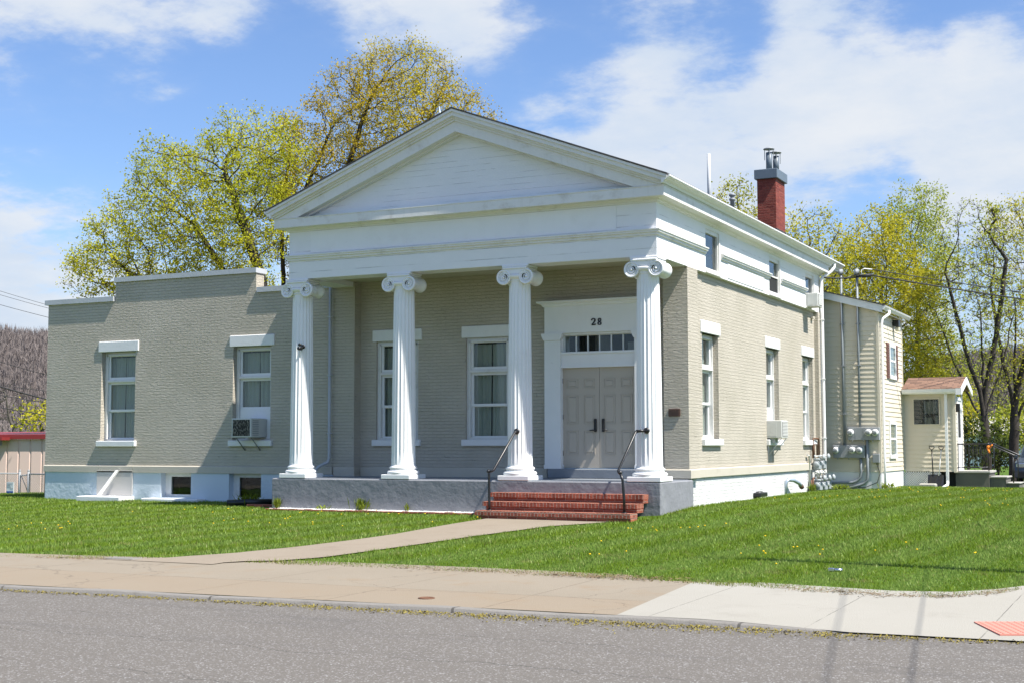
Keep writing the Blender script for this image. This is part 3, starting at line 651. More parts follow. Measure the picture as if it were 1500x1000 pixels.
# materials of the ground
def ground_mats():
    mt, nt, out = new_mat('grass_soil'); t = NT(nt); p = t.pos()
    col = t.mix(t.noise(p, 1.3, 6), (.055, .105, .013), (.085, .15, .02)); col = t.mix(t.ramp(t.noise(p, 14, 5), .5, .8), col, (.12, .12, .04))
    t.l(t.bsdf(col, .9, .1, 0, t.bump(t.noise(p, 40, 4), .03)), out.inputs[0]); M['soil'] = mt
    mt, nt, out = new_mat('grass_blades'); t = NT(nt); g = t.n('NewGeometry'); p = g.outputs['Position']
    col = t.mix(g.outputs['Random Per Island'], (.135, .215, .012), (.20, .285, .024))
    col = t.mix(t.ramp(t.noise(p, .55, 4), .45, .65, 0, .55), col, (.12, .19, .025))
    wv = t.n('TexWave', wave_type='BANDS', bands_direction='X'); mp = t.n('Mapping'); t.l(p, mp.inputs[0]); mp.inputs['Rotation'].default_value = (0, 0, R(5)); t.l(mp.outputs[0], wv.inputs[0])
    wv.inputs['Scale'].default_value = .28; wv.inputs['Distortion'].default_value = 1.6; wv.inputs['Detail'].default_value = 2; wv.inputs['Detail Scale'].default_value = .6
    col = t.mix(t.ramp(wv.outputs['Fac'], .2, .8, 0, .5), col, (.23, .32, .085))  # mowing bands: sheen of leaning blades put into the colour
    col = t.mix(t.math('MULTIPLY', t.ramp(t.noise(p, 2.1, 5, .65), .55, .72, 0, .75), 1.), col, (.29, .26, .10))
    at = t.n('Attribute', attribute_name='dry'); col = t.mix(at.outputs['Fac'], col, (.24, .18, .08))
    d = t.n('BsdfDiffuse'); t.l(col, d.inputs[0]); tl = t.n('BsdfTranslucent'); t.l(col, tl.inputs[0]); gl = t.n('BsdfGlossy'); gl.inputs[0].default_value = (.6, .7, .5, 1); gl.inputs['Roughness'].default_value = .45
    mx = t.n('MixShader'); mx.inputs[0].default_value = .35; t.l(d.outputs[0], mx.inputs[1]); t.l(tl.outputs[0], mx.inputs[2])
    m2 = t.n('MixShader'); m2.inputs[0].default_value = .03; t.l(mx.outputs[0], m2.inputs[1]); t.l(gl.outputs[0], m2.inputs[2])
    t.l(m2.outputs[0], out.inputs[0]); M['blade'] = mt
    mt, nt, out = new_mat('asphalt'); t = NT(nt); p = t.pos()
    base = t.mix(t.noise(p, .35, 6, .6), (.175, .160, .140), (.212, .195, .172))
    vo = t.n('TexVoronoi'); t.l(p, vo.inputs['Vector']); vo.inputs['Scale'].default_value = 80
    sc = t.n('SeparateColor'); t.l(vo.outputs['Color'], sc.inputs[0])
    base = t.mix(t.ramp(sc.outputs[0], .0, 1., 0, .32), (.125,.114,.10), t.mix(.5, base, (.265, .245, .215)))
    base = t.mix(t.ramp(sc.outputs[1], .9, .95, 0, .8), base, (.34, .33, .32))
    st = t.n('Mapping'); t.l(p, st.inputs[0]); st.inputs['Scale'].default_value = (.25, 1.8, 1); base = t.mix(t.ramp(t.noise(st.outputs[0], 1.2, 5, .6), .5, .75, 0, .35), base, (.095, .09, .086))
    # long wandering cracks
    sp = t.n('SeparateXYZ'); t.l(p, sp.inputs[0])
    wx = t.n('Mapping'); t.l(p, wx.inputs[0]); wx.inputs['Scale'].default_value = (1, .15, 1)
    wob = t.math('MULTIPLY', t.math('SUBTRACT', t.noise(wx.outputs[0], 1.1, 7, .65), .5), .9)
    ln = None
    for y0 in (-16.2, -14.9, -17.6, -20.):
        dd = t.math('ABSOLUTE', t.math('ADD', t.math('ADD', sp.outputs[1], -y0), wob)); q = t.math('LESS_THAN', dd, .012); ln = q if ln is None else t.math('MAXIMUM', ln, q)
    ln = t.math('MULTIPLY', ln, t.ramp(t.noise(p, .5, 3), .48, .56)); base = t.mix(t.math('MULTIPLY', ln, .5), base, (.045, .043, .04))
    yel = t.ramp(t.noise(p, 1.7, 5, .7), .70, .76, 0, .3); base = t.mix(yel, base, (.19, .155, .07))
    t.l(t.bsdf(base, .85, .2, 0, t.bump(t.math('ADD', sc.outputs[2], t.noise(p, 130, 3)), .006)), out.inputs[0]); M['asphalt'] = mt
    def conc(nm, c1, c2, stain, sa, jx, jw=.012, joff=0., agg=.3, vjoint=None):
        mt, nt, out = new_mat(nm); t = NT(nt); p = t.pos(); sp = t.n('SeparateXYZ'); t.l(p, sp.inputs[0])
        col = t.mix(t.noise(p, .8, 6, .65), c1, c2); col = t.mix(t.ramp(t.noise(p, 90, 3), .3, .75, 0, agg), col, dim(c1, .62))
        col = t.mix(t.ramp(t.noise(p, 1.4, 7, .7), .52, .72, 0, sa), col, stain)
        if vjoint is not None:
            bandk = t.math('LESS_THAN', t.math('ADD', sp.outputs[1], t.math('MULTIPLY', t.noise(p, 1.1, 4), .1)), vjoint+.05); col = t.mix(t.math('MULTIPLY', bandk, .55), col, t.mix(t.noise(p, 1.6, 6, .7), (.24, .185, .125), (.215, .175, .125)))
            cr = t.n('TexVoronoi', feature='DISTANCE_TO_EDGE'); cm = t.n('Mapping'); t.l(p, cm.inputs[0]); cm.inputs['Scale'].default_value = (.32, .5, 1); ad = t.n('VectorMath', operation='ADD'); t.l(cm.outputs[0], ad.inputs[0]); nv = t.n('TexNoise'); nv.inputs['Scale'].default_value = 2.5; nv.inputs['Detail'].default_value = 6; t.l(p, nv.inputs['Vector']); sv = t.n('VectorMath', operation='SCALE'); t.l(nv.outputs['Color'], sv.inputs[0]); sv.inputs['Scale'].default_value = .22; t.l(sv.outputs[0], ad.inputs[1]); t.l(ad.outputs[0], cr.inputs['Vector']); cr.inputs['Scale'].default_value = 1.
            col = t.mix(t.math('MULTIPLY', t.math('LESS_THAN', cr.outputs['Distance'], .004), .4), col, (.10, .08, .06))
        fx = t.math('FRACT', t.math('MULTIPLY', t.math('ADD', t.math('ADD', sp.outputs[0], joff), t.math('MULTIPLY', t.noise(p, 3, 3), .02)), 1/jx)); j = t.math('LESS_THAN', fx, jw/jx)
        if vjoint is not None:
            yy = t.math('ABSOLUTE', t.math('ADD', t.math('ADD', sp.outputs[1], -vjoint), t.math('MULTIPLY', t.noise(p, 3, 3), .03))); j = t.math('MAXIMUM', j, t.math('LESS_THAN', yy, jw*.5))
        col = t.mix(t.math('MULTIPLY', j, t.ramp(t.noise(p, 2.5, 4), .3, .55, 0, .7)), col, dim(stain, .45))
        col = t.mix(t.ramp(t.noise(p, 7, 6, .75), .70, .74, 0, .6), col, (.06, .055, .05))
        h = t.math('ADD', t.math('MULTIPLY', j, -2.), t.noise(p, 60, 4)); t.l(t.bsdf(col, .85, .25, 0, t.bump(h, .006)), out.inputs[0]); return mt
    M['walk'] = conc('old_tan_pavement', (.215, .182, .135), (.27, .233, .178), (.22, .16, .10), .6, 1.83, .012, .7, .35, -12.1)
    M['walk_new'] = conc('new_pale_concrete', (.275, .26, .22), (.32, .305, .265), (.235, .22, .185), .5, 1.5, .01, 1.3, .12)
    M['pathc'] = conc('path_concrete', (.225, .187, .14), (.275, .232, .178), (.16, .12, .085), .4, 40, .01, .7, .3)
    M['kerb'] = conc('kerb_stone', (.18, .168, .15), (.24, .228, .205), (.08, .073, .06), .6, 2.9, .03, .2, .35)
ground_mats()
# base terrain, to the horizon
xs = np.concatenate([np.linspace(-900, -62, 12), np.linspace(-60, 20, 60), np.linspace(25, 900, 12)]); ys = np.concatenate([np.linspace(-300, -14.2, 6), [-10.6, -10.0], np.linspace(-9.2, 44, 40), np.linspace(50, 900, 14)])
X, Y = np.meshgrid(xs, ys, indexing='ij'); Z = np.where(Y < -10.3, -1.25, gz(X, Y)-.06); Z = np.where((X > 7.5) & (Y < 30), -1.25, Z)
struct(grid_mesh('ground', X, Y, Z, M['soil']))
# lawn
xs = np.linspace(-60, 7.7, 140); T = np.concatenate([np.linspace(0, .3, 40), np.linspace(.32, 1, 30)])
X = np.repeat(xs[:, None], len(T), 1); Y0 = yl(xs)[:, None]; Y = Y0+(44-Y0)*T[None, :]**1.3; Z = gz(X, Y)-.012
struct(grid_mesh('lawn', X, Y, Z, M['soil']))
# path
ysp = np.linspace(-10.7, -.98, 40); q = np.linspace(0, 1, 6)
X = pxl(ysp)[:, None]*(1-q)+pxr(ysp)[:, None]*q; Y = np.repeat(ysp[:, None], 6, 1); Z = np.maximum(gz(X, Y)+.006, np.where(Y < -9.3, -.850+.004*(Y+9.3), -9))
struct(grid_mesh('path', X, Y, Z, M['pathc']))
# sidewalk: old tan part, new pale part, kerb, road
def strip(name, x0, x1, za, zb, mat, inner, outer, n=60, k=5):
    xs = np.linspace(x0, x1, n); q = np.linspace(0, 1, k); a = inner(xs); b = outer(xs)
    X = np.repeat(xs[:, None], k, 1); Y = a[:, None]*(1-q)+b[:, None]*q; Z = np.repeat((za*(1-q)+zb*q)[None, :], n, 0)
    o = grid_mesh(name, X, Y, Z, mat); return o
def back(x): return np.maximum(yl(x), -10.9)*0+yl(x)+.5
SK = lambda x: np.interp(x, [-60, 5.2, 6.6, 20], [-.885, -.885, -.916, -.918])
xs = np.linspace(-60, 4.2, 80); q = np.linspace(0, 1, 6); b = back(xs); a = yk(xs)+.15
X = np.repeat(xs[:, None], 6, 1); Y = a[:, None]*(1-q)+b[:, None]*q; Z = np.repeat((-.885*(1-q)+-.856*q)[None, :], 80, 0)
X[-1, :] = 4.38-.3*q
struct(grid_mesh('sidewalk', X, Y, Z, M['walk']))
xs = np.linspace(4.2, 14, 50); b = np.where(xs < 7.7, back(xs), -8.8); a = yk(xs)+np.interp(xs, [4, 5.5, 6.6], [.15, .15, .0]); X = np.repeat(xs[:, None], 6, 1); X[0, :] = 4.38-.3*q
Y = a[:, None]*(1-q)+b[:, None]*q; zk = SK(xs); Z = zk[:, None]*(1-q)+-.856*q
struct(grid_mesh('concrete_pavement', X, Y, Z, M['walk_new']))
mb = MB(); mb.add([(7.72, -8.8, -.856), (9.4, -8.8, -.856), (9.4, 45, -.9), (7.72, 45, -.9)], [(0, 1, 2, 3)]); struct(mb.build('side_pavement', M['walk_new']))
xs = np.linspace(-60, 6.6, 100); kz = np.interp(xs, [-60, 5.3, 6.6], [-.884, -.884, -.922]); wob = .008*np.sin(xs*3.1)+.006*np.sin(xs*7.7)
prof = [(.16, lambda z: z-.004), (.03, lambda z: z), (.008, lambda z: z-.012), (-.012, lambda z: z*0-1.0)]
X = np.repeat(xs[:, None], 4, 1); Y = np.stack([yk(xs)+o+wob for o, f in prof], 1); Z = np.stack([f(kz)+wob*.5 for o, f in prof], 1); struct(grid_mesh('kerb', X, Y, Z, M['kerb']))
mb = MB(); n = 60; xs = np.linspace(-80, 40, n); vs = []
for x in xs: vs += [(x, float(yk(x))+.05, -.932), (x, -21, -.91), (x, -60, -.94)]
mb.add(vs, [(i*3+k, i*3+3+k, i*3+4+k, i*3+1+k) for i in range(n-1) for k in range(2)]); struct(mb.build('road', M['asphalt']))
mb = MB(); mb.add([(9.6, -9, -.97), (18, -9, -.97), (18, 60, -1.1), (9.6, 60, -1.1)], [(0, 1, 2, 3)]); struct(mb.build('cross_street', M['asphalt']))
mb = MB(); mb.add([(-4, 26, float(gz(0, 26))+.015), (9.5, 26, float(gz(6, 26))+.015), (9.5, 45, -1.03), (-4, 45, -1.03)], [(0, 1, 2, 3)]); struct(mb.build('parking_area', M['asphalt']))
# grass blades
def building_at(x, y):
    return ((x > -18.35) & (x < -9) & (y > 1.93)) | ((x > -9.5) & (x < .03) & (y > -.12) & (y < 14)) | ((x > -.2) & (x < 1.5) & (y > 14.2)) | ((x > 1.4) & (x < 4.8) & (y > 17.85) & (y < 20)) | ((x > -3.66) & (x < -.22) & (y > -1.03) & (y < 1))
def grass():
    n = 2600000; x = RNG.uniform(-34, 7.75, n); y = RNG.uniform(-11.3, 22, n)
    e = .10*np.sin(x*5.3)+.07*np.sin(x*13.1+1)+.05*np.sin(x*29); keep = y > yl(x)+e*.6-.04
    keep &= x < 7.68+.08*np.sin(y*7)
    pe = .035*np.sin(y*6)+.03*np.sin(y*17); keep &= ~((x > pxl(y)-.02+pe) & (x < pxr(y)+.02-pe) & (y < -1.0))
    keep &= ~building_at(x, y)
    d = np.hypot(x-CAM[0], y-CAM[1]); keep &= RNG.random(n) < np.minimum(1, (13.5/d)**1.25)
    # inside the view, with a margin for a step aside
    v = np.stack([x, y, np.full(n, -.7)], 1)-CAM; w = v@CF; u = v@CR/w*FPX; keep &= (w > 5) & (np.abs(u) < 750+420)
    bare = np.sin(x*1.7+.3*np.sin(y*2))*np.sin(x*.61+2)+.6*np.sin(x*4.1); near = y-yl(x); keep &= ~((near < .28) & (bare > .55) & (RNG.random(n) < .75))
    x, y = x[keep], y[keep]; n = len(x); d = np.hypot(x-CAM[0], y-CAM[1]); s = np.clip(d/17, 1, 2.1)
    h = RNG.uniform(.020, .045, n)*(1+.25*np.sin(x*2.1+y)*np.sin(y*1.3))*np.clip(s, 1, 1.35); wd = RNG.uniform(.0032, .0065, n)*s
    edge = np.minimum(y-yl(x), 1.0); h *= np.where(edge < .35, RNG.uniform(.7, 1.5, n), 1)
    a = RNG.uniform(0, 2*np.pi, n); lean = RNG.uniform(.1, .75, n)*h; la = RNG.uniform(0, 2*np.pi, n); z = gz(x, y)-.015
    b0 = np.stack([x-np.cos(a)*wd, y-np.sin(a)*wd, z], 1); b1 = np.stack([x+np.cos(a)*wd, y+np.sin(a)*wd, z], 1); tp = np.stack([x+np.cos(la)*lean, y+np.sin(la)*lean, z+h], 1)
    v = np.stack([b0, b1, tp], 1).reshape(-1, 3); f = np.arange(3*n).reshape(n, 3); o = np_mesh('grass', v, f, M['blade'])
    dry = np.clip(.95-(y-yl(x))/.32, 0, .9)*RNG.random(n)+np.where(RNG.random(n) < .05, .7, 0)
    at = o.data.attributes.new('dry', 'FLOAT', 'POINT'); at.data.foreach_set('value', np.repeat(dry, 3).astype(np.float32))
    stuff(o, 'short mown green lawn grass around the building', 'grass'); return n
NG = grass(); print('blades', NG)
# gutter litter of fallen maple flowers
def litter():
    n = 16000; x = RNG.uniform(-14, 8.2, n); wd = np.interp(x, [-14, -1, 3, 5, 7, 8.2], [.05, .07, .14, .2, .16, .05]); off = np.abs(RNG.normal(0, 1, n))*wd
    keep = RNG.random(n) < np.interp(x, [-14, 0, 2.5, 4.5, 6.6, 8.2], [.25, .5, .8, 1, .9, .2])*(0.72+.28*np.sin(x*6+np.sin(x*17)*2)); x, off = x[keep], off[keep]; n = len(x)
    y = yk(x)-.02-off; z = -.930+RNG.random(n)*.012*np.exp(-off*8); s = RNG.uniform(.006, .018, n); a = RNG.uniform(0, 6.28, n); el = RNG.uniform(.2, 1.2, n)
    dx, dy = np.cos(a)*s, np.sin(a)*s; c = np.stack([x, y, z], 1)
    q = [c+np.stack([dx, dy, 0*x], 1), c+np.stack([-dy*.5, dx*.5, s*el], 1), c-np.stack([dx, dy, 0*x], 1), c+np.stack([dy*.5, -dx*.5, s*el*.5], 1)]
    mt, nt, out = new_mat('maple_flowers'); t = NT(nt); g = t.n('NewGeometry'); cc = t.mix(g.outputs['Random Per Island'], (.13, .105, .03), (.26, .215, .05)); t.l(t.bsdf(cc, .8, .1), out.inputs[0])
    stuff(np_mesh('fallen_blossom', np.stack(q, 1).reshape(-1, 3), np.arange(4*n).reshape(n, 4), mt), 'yellow brown blossom litter lying along the road gutter', 'litter')
    # dead thatch on the lawn edge
    n = 5000; x = RNG.uniform(-9, 7.6, n); k = RNG.random(n) < np.clip(.25+.6*np.sin(x*1.7)*np.sin(x*.6+2)+np.interp(x, [0, 5, 7], [0, .3, .4]), 0.03, 1); x = x[k]; n = len(x); y = yl(x)+RNG.normal(.05, .10, n); k = ~((x > -4.4) & (x < -1.9)); x, y = x[k], y[k]; n = len(x)
    a = RNG.uniform(0, 6.28, n); L = RNG.uniform(.02, .07, n); z = gz(x, y)+RNG.uniform(.0, .03, n); c = np.stack([x, y, z], 1); d = np.stack([np.cos(a)*L, np.sin(a)*L, RNG.uniform(-.01, .02, n)], 1); w_ = np.stack([-np.sin(a)*.004, np.cos(a)*.004, 0*x+.002], 1)
    mt = simple('dead_thatch', (.17, .12, .065), .9, .5, 30)
    stuff(np_mesh('dead_thatch', np.stack([c-d+w_, c-d-w_, c+d], 1).reshape(-1, 3), np.arange(3*n).reshape(n, 3), mt), 'brown dead thatch along the lawn edge by the sidewalk', 'thatch')
litter()
# dandelions, white gravel, weeds
mb = MB()
rr = random.Random(3); cl = [(rr.uniform(-.5, 7), rr.uniform(-8, 16)) for _ in range(20)]+[(rr.uniform(-20, -5), rr.uniform(-8, -.6)) for _ in range(12)]+[(-5.5, -.9), (-4.2, -.8), (-3.9, -1.3)]
for cx_, cy_ in cl:
    for _ in range(rr.randint(1, 7)):
        x, y = cx_+rr.gauss(0, .5), cy_+rr.gauss(0, .6)
        if bool(building_at(np.array(x), np.array(y))) or y < float(yl(x))+.1 or (float(pxl(y)) < x < float(pxr(y)) and y < -1): continue
        r = rr.uniform(.011, .019); mb.lathe([(.002, 0), (r, .004), (r*.9, .012), (r*.4, .016), (.001, .017)], (x, y, float(gz(x, y))+rr.uniform(.03, .05)), 'z', 7)
stuff(mb.build('dandelions', simple('dandelion', (.75, .48, .01), .8, .1, 30)), 'yellow dandelion heads dotted through the lawn grass', 'flowers')
def gravel():
    n = 6000; x = RNG.uniform(-9.3, -3.7, n); y = RNG.uniform(-.20, -.0, n); r = RNG.uniform(.008, .018, n); z = gz(x, y)+.012
    o8 = np.array([[1, 0, 0], [0, 1, 0], [-1, 0, 0], [0, -1, 0], [0, 0, 1.]]); v = np.stack([x, y, z], 1)[:, None]+o8[None]*r[:, None, None]*RNG.uniform(.7, 1.2, (n, 1, 3))
    f = np.array([[0, 1, 4], [1, 2, 4], [2, 3, 4], [3, 0, 4]])[None]+5*np.arange(n)[:, None, None]
    stuff(np_mesh('white_gravel', v.reshape(-1, 3), f.reshape(-1, 3), simple('white_gravel', (.72, .72, .70), .8, .15, 40)), 'strip of white gravel at the foot of the grey porch', 'gravel')
gravel()
mb = MB()
for i in range(27):
    x = -9.35+.21*i; mb.bbox(x, x+.2, -.28, -.20, -.76, float(gz(x, -.24))+.03+rr.uniform(-.008, .008), .006)
tag(mb.build('brick_edging', M['stepside']), 'row of red bricks edging the white gravel strip before the porch', 'edging')

# ------------------------------------------------------------------ trees
def inside_env(p, env):
    k = np.zeros(len(p), bool)
    for (c, r) in env: k |= (((p-np.array(c))/np.array(r))**2).sum(1) < 1
    return k
def grow(trunk, env, nat, step, di, dk, seed, iters=70):
    rng = np.random.default_rng(seed); A = []
    vol = [r[0]*r[1]*r[2] for c, r in env]; tot = sum(vol)
    for (c, r), v in zip(env, vol):
        n = int(nat*v/tot)+1; p = rng.normal(size=(n, 3)); p /= np.linalg.norm(p, axis=1)[:, None]; p *= (rng.random((n, 1))**.38); A.append(p*np.array(r)+np.array(c))
    A = np.concatenate(A); nodes = []; par = []
    for path, pi in trunk:          # trunk paths: list of points, parent node index or -1
        last = pi
        for a, b in zip(path, path[1:]):
            a, b = np.array(a, float), np.array(b, float); L = np.linalg.norm(b-a); k = max(1, int(L/step))
            if last == -1: nodes.append(a); par.append(-1); last = 0
            for i in range(1, k+1): nodes.append(a+(b-a)*i/k+rng.normal(0, step*.05, 3)); par.append(last); last = len(nodes)-1
    N = list(nodes); best = np.full(len(A), 1e9); bi = np.zeros(len(A), int); start = 0
    for it in range(iters):
        new = np.array(N[start:])
        for s0 in range(0, len(new), 400):
            d = np.linalg.norm(A[:, None]-new[None, s0:s0+400], axis=2); j = d.argmin(1); dm = d[np.arange(len(A)), j]; k = dm < best
            best[k] = dm[k]; bi[k] = start+s0+j[k]
        start = len(N); live = best > dk; A, best, bi = A[live], best[live], bi[live]
        if not len(A): break
        k = best < di; 
        if not k.any(): break
        add = {}
        dirs = (A[k]-np.array(N)[bi[k]]); dirs /= np.linalg.norm(dirs, axis=1)[:, None]
        for i, dv in zip(bi[k], dirs): add[i] = add.get(i, 0)+dv
        for i, dv in add.items():
            dv = dv/(np.linalg.norm(dv)+1e-6)+rng.normal(0, .16, 3)+np.array([0, 0, .06]); dv /= np.linalg.norm(dv); N.append(N[i]+dv*step); par.append(i)
        if len(N) > 14000: break
    return np.array(N), np.array(par), rng
def tree(name, label, trunk, env, nat=900, step=.4, di=3.5, dk=.55, seed=1, r0=.3, leafmat=None, nleaf=10, ls=.07, spread=.35, barkm=None, twig=2, tipr=.008, group=None, leafless=0., cat='tree'):
    N, par, rng = grow(trunk, env, nat, step, di, dk, seed); n = len(N); cnt = np.zeros(n); kids = np.zeros(n, int)
    for i in range(n-1, -1, -1):
        if cnt[i] == 0: cnt[i] = 1
        if par[i] >= 0: cnt[par[i]] += cnt[i]; kids[par[i]] += 1
    ex = np.log(r0/tipr)/np.log(cnt.max()); rad = tipr*cnt**ex
    base = trunk[0][0][0]; T = empty(name, tuple(base), label, cat, group)
    V, F = [], []; nv = 0; ks = 6
    ch = np.nonzero(par >= 0)[0]; a = N[par[ch]]; b = N[ch]; ra = np.minimum(rad[par[ch]], rad[ch]*1.35); rb = rad[ch]
    # extra twigs at thin nodes
    tips = np.nonzero(cnt <= 3)[0]
    if twig:
        tt = np.repeat(tips, twig); d = rng.normal(size=(len(tt), 3)); d /= np.linalg.norm(d, axis=1)[:, None]; d[:, 2] = np.abs(d[:, 2])*.8+.1
        L = rng.uniform(.25, .75, (len(tt), 1))*spread*1.6; a2, b2 = N[tt], N[tt]+d*L; a = np.concatenate([a, a2]); b = np.concatenate([b, b2]); ra = np.concatenate([ra, np.full(len(tt), tipr*.8)]); rb = np.concatenate([rb, np.full(len(tt), tipr*.35)])
        lp = np.concatenate([N[tips], b2, (a2+b2)/2])
    else: lp = N[tips]
    d = b-a; d /= (np.linalg.norm(d, axis=1)[:, None]+1e-9); ref = np.where(np.abs(d[:, 2:3]) > .9, np.array([[1., 0, 0]]), np.array([[0, 0, 1.]])); u = np.cross(d, ref); u /= np.linalg.norm(u, axis=1)[:, None]; w_ = np.cross(d, u)
    th = np.arange(ks)*2*np.pi/ks; ring = np.cos(th)[None, :, None]*u[:, None]+np.sin(th)[None, :, None]*w_[:, None]
    v = np.concatenate([a[:, None]+ring*ra[:, None, None], b[:, None]+ring*rb[:, None, None]], 1); m_ = len(a); i = np.arange(ks); f = np.stack([i, (i+1) % ks, (i+1) % ks+ks, i+ks], 1)[None]+2*ks*np.arange(m_)[:, None, None]
    o = np_mesh('trunk', v.reshape(-1, 3), f.reshape(-1, 4), barkm or M['bark'], T); o.data.polygons.foreach_set('use_smooth', np.ones(len(o.data.polygons), bool))
    if leafmat is not None:
        if leafless: lp = lp[rng.random(len(lp)) > leafless]
        c = np.repeat(lp, nleaf, 0); n = len(c); c = c+rng.normal(0, spread*.5, (n, 3)); q = rng.normal(size=(n, 3)); q /= np.linalg.norm(q, axis=1)[:, None]; r2 = rng.normal(size=(n, 3)); r2 -= q*(r2*q).sum(1)[:, None]; r2 /= np.linalg.norm(r2, axis=1)[:, None]; s = ls*rng.uniform(.5, 1.3, (n, 1))
        w2 = np.cross(q, r2); v = np.stack([c-q*s, c+r2*s*.62+w2*s*.15, c+q*s, c-r2*s*.62+w2*s*.15], 1)
        np_mesh('crown', v.reshape(-1, 3), np.arange(4*n).reshape(n, 4), leafmat, T)
        print(name, len(N), n)
    return T
M['leaf_green'] = leaf_mat('spring_green_leaf', (.42, .43, .025), (.60, .56, .06), (.38, .40, .03))
M['leaf_brown'] = leaf_mat('olive_bronze_leaf', (.42, .345, .022), (.58, .49, .045), (.44, .33, .03))
M['leaf_yellow'] = leaf_mat('yellow_green_leaf', (.44, .40, .03), (.60, .53, .06), (.38, .37, .03))
M['leaf_lime'] = leaf_mat('lime_leaf', (.31, .37, .05), (.47, .49, .09), (.38, .39, .05))
M['weed'] = leaf_mat('weed_leaf', (.16, .22, .03), (.26, .32, .05), (.20, .24, .03))
M['leaf_dark'] = leaf_mat('undergrowth_leaf', (.045, .07, .018), (.10, .13, .03), (.05, .06, .02))
def E(D, u, v, ru, rv, rd=None):      # ellipsoid of foliage at distance D
    c = spot(D, u, v); k = D/FPX; ra = ru*k; rz = rv*k; return (tuple(c), (ra, rd or ra, rz))
def ground_pt(D, u): 
    c = spot(D, u, 690); return np.array([c[0], c[1], -1.0 if c[1] > 25 else float(gz(c[0], c[1]))])
# big pair of maples behind the wing
b0 = ground_pt(50, 412); f1 = b0+np.array([0, 0, 3.6])
def P(D, u, v): return spot(D, u, v)
tree('maple_tree', 'wide spreading maple in fresh yellow green leaf behind the low brick wing', [([b0, f1], -1), ([f1, P(49.5, 350, 430), P(49, 285, 330)], 7), ([f1, P(49, 380, 400), P(49, 330, 250)], 7), ([f1, P(50, 300, 440), P(49, 190, 400)], 7)],
     [E(49, 340, 300, 100, 130, 2.6), E(49, 265, 330, 90, 120, 2.6), E(48.5, 190, 370, 75, 85, 2.2), E(49, 150, 400, 55, 50, 1.8), E(49.5, 390, 230, 60, 70, 2.2), E(50, 330, 420, 80, 50, 2), E(49, 240, 245, 40, 45, 1.6)], nat=3000, step=.3, dk=.40, seed=4, r0=.30, leafmat=M['leaf_green'], nleaf=6, ls=.046, spread=.30, twig=3)
b0 = ground_pt(53, 418); f1 = b0+np.array([0, 0, 4.6])
tree('maple_tree', 'taller maple with bronze olive new leaves rising behind the portico gable', [([b0, f1], -1), ([f1, P(53, 440, 300), P(53, 485, 190)], 9), ([f1, P(52.5, 480, 340), P(52.5, 540, 150)], 9), ([f1, P(53.5, 520, 360), P(53.5, 620, 190)], 9), ([f1, P(52, 560, 380), P(52, 670, 240)], 9), ([f1, P(53.5, 412, 330), P(53, 425, 220)], 9)],
     [E(53, 580, 170, 110, 112, 3.2), E(53, 520, 230, 105, 130, 3), E(53, 670, 200, 62, 90, 2.4), E(53, 455, 260, 75, 105, 2.6), E(53, 410, 300, 50, 100, 2.2), E(53, 600, 110, 62, 55, 2), E(53.5, 480, 340, 100, 90, 2.4)], nat=3600, step=.32, dk=.42, seed=9, r0=.27, leafmat=M['leaf_brown'], nleaf=6, ls=.043, spread=.30, twig=3)
# trees on the right, beyond the annex
def rt(label, D, u, tops, seed, lm, nat, r0=.2, nleaf=8, ls=.058, leafless=0., fork=.35, spread=.36, step=.45, bk=None, lean=0, ub=None, tw=3, limbs=()):
    b = ground_pt(D, ub or u); top = spot(D, u+lean, tops[0][1]); f = b+(top-b)*fork; k = max(1, int(np.linalg.norm(f-b)/step)); 
    L = [([b, f], -1), ([f, f+(top-f)*.6], k)]
    for (fr, uu, vv) in limbs:
        q = b+(f-b)*fr; e = spot(D, uu, vv); mid = q+(e-q)*.45+np.array([0, 0, -.08*np.linalg.norm(e-q)]); L.append(([q, mid, e], max(0, int(k*fr)-1)))
    tree('broadleaf_tree', label, L, [E(D, *t) for t in tops], nat=int(nat*1.7), step=step, di=4.5, dk=.48, seed=seed, r0=r0, leafmat=lm, nleaf=nleaf, ls=ls, spread=spread, leafless=leafless, barkm=bk or M['bark_grey'], group='trees beyond the annex', twig=tw)
rt('loose leaved tree showing above the roof gutter beside the brick chimney', 60, 1075, [(1075, 300, 38, 38), (1065, 340, 45, 50), (1100, 330, 40, 50)], 21, M['leaf_yellow'], 420, leafless=.35)
rt('low yellow green tree peeping out right of the chimney', 58, 1185, [(1185, 350, 45, 52), (1210, 390, 45, 60), (1160, 370, 40, 60)], 22, M['leaf_yellow'], 520, nleaf=5)
rt('dense yellow leaved tree directly behind the annex roof', 62, 1290, [(1290, 370, 55, 65), (1270, 430, 70, 70), (1330, 440, 55, 80), (1345, 530, 50, 70)], 23, M['leaf_yellow'], 950, nleaf=10)
rt('tall slender lime green tree highest of those behind the annex', 68, 1345, [(1343, 320, 55, 52), (1345, 390, 62, 80), (1350, 470, 48, 90), (1370, 560, 55, 80)], 24, M['leaf_lime'], 900, fork=.5, nleaf=7)
rt('nearly bare tree with a thick dark trunk beyond the concrete stoop', 60, 1432, [(1430, 360, 62, 66), (1425, 430, 75, 80), (1400, 500, 50, 60), (1450, 520, 40, 60)], 25, M['leaf_lime'], 900, r0=.22, ub=1446, leafless=.66, nleaf=3, fork=.36, bk=M['bark'], tw=5, limbs=((1, 1475, 380), (.95, 1385, 400), (.8, 1490, 440), (.55, 1390, 540), (.7, 1375, 470)))
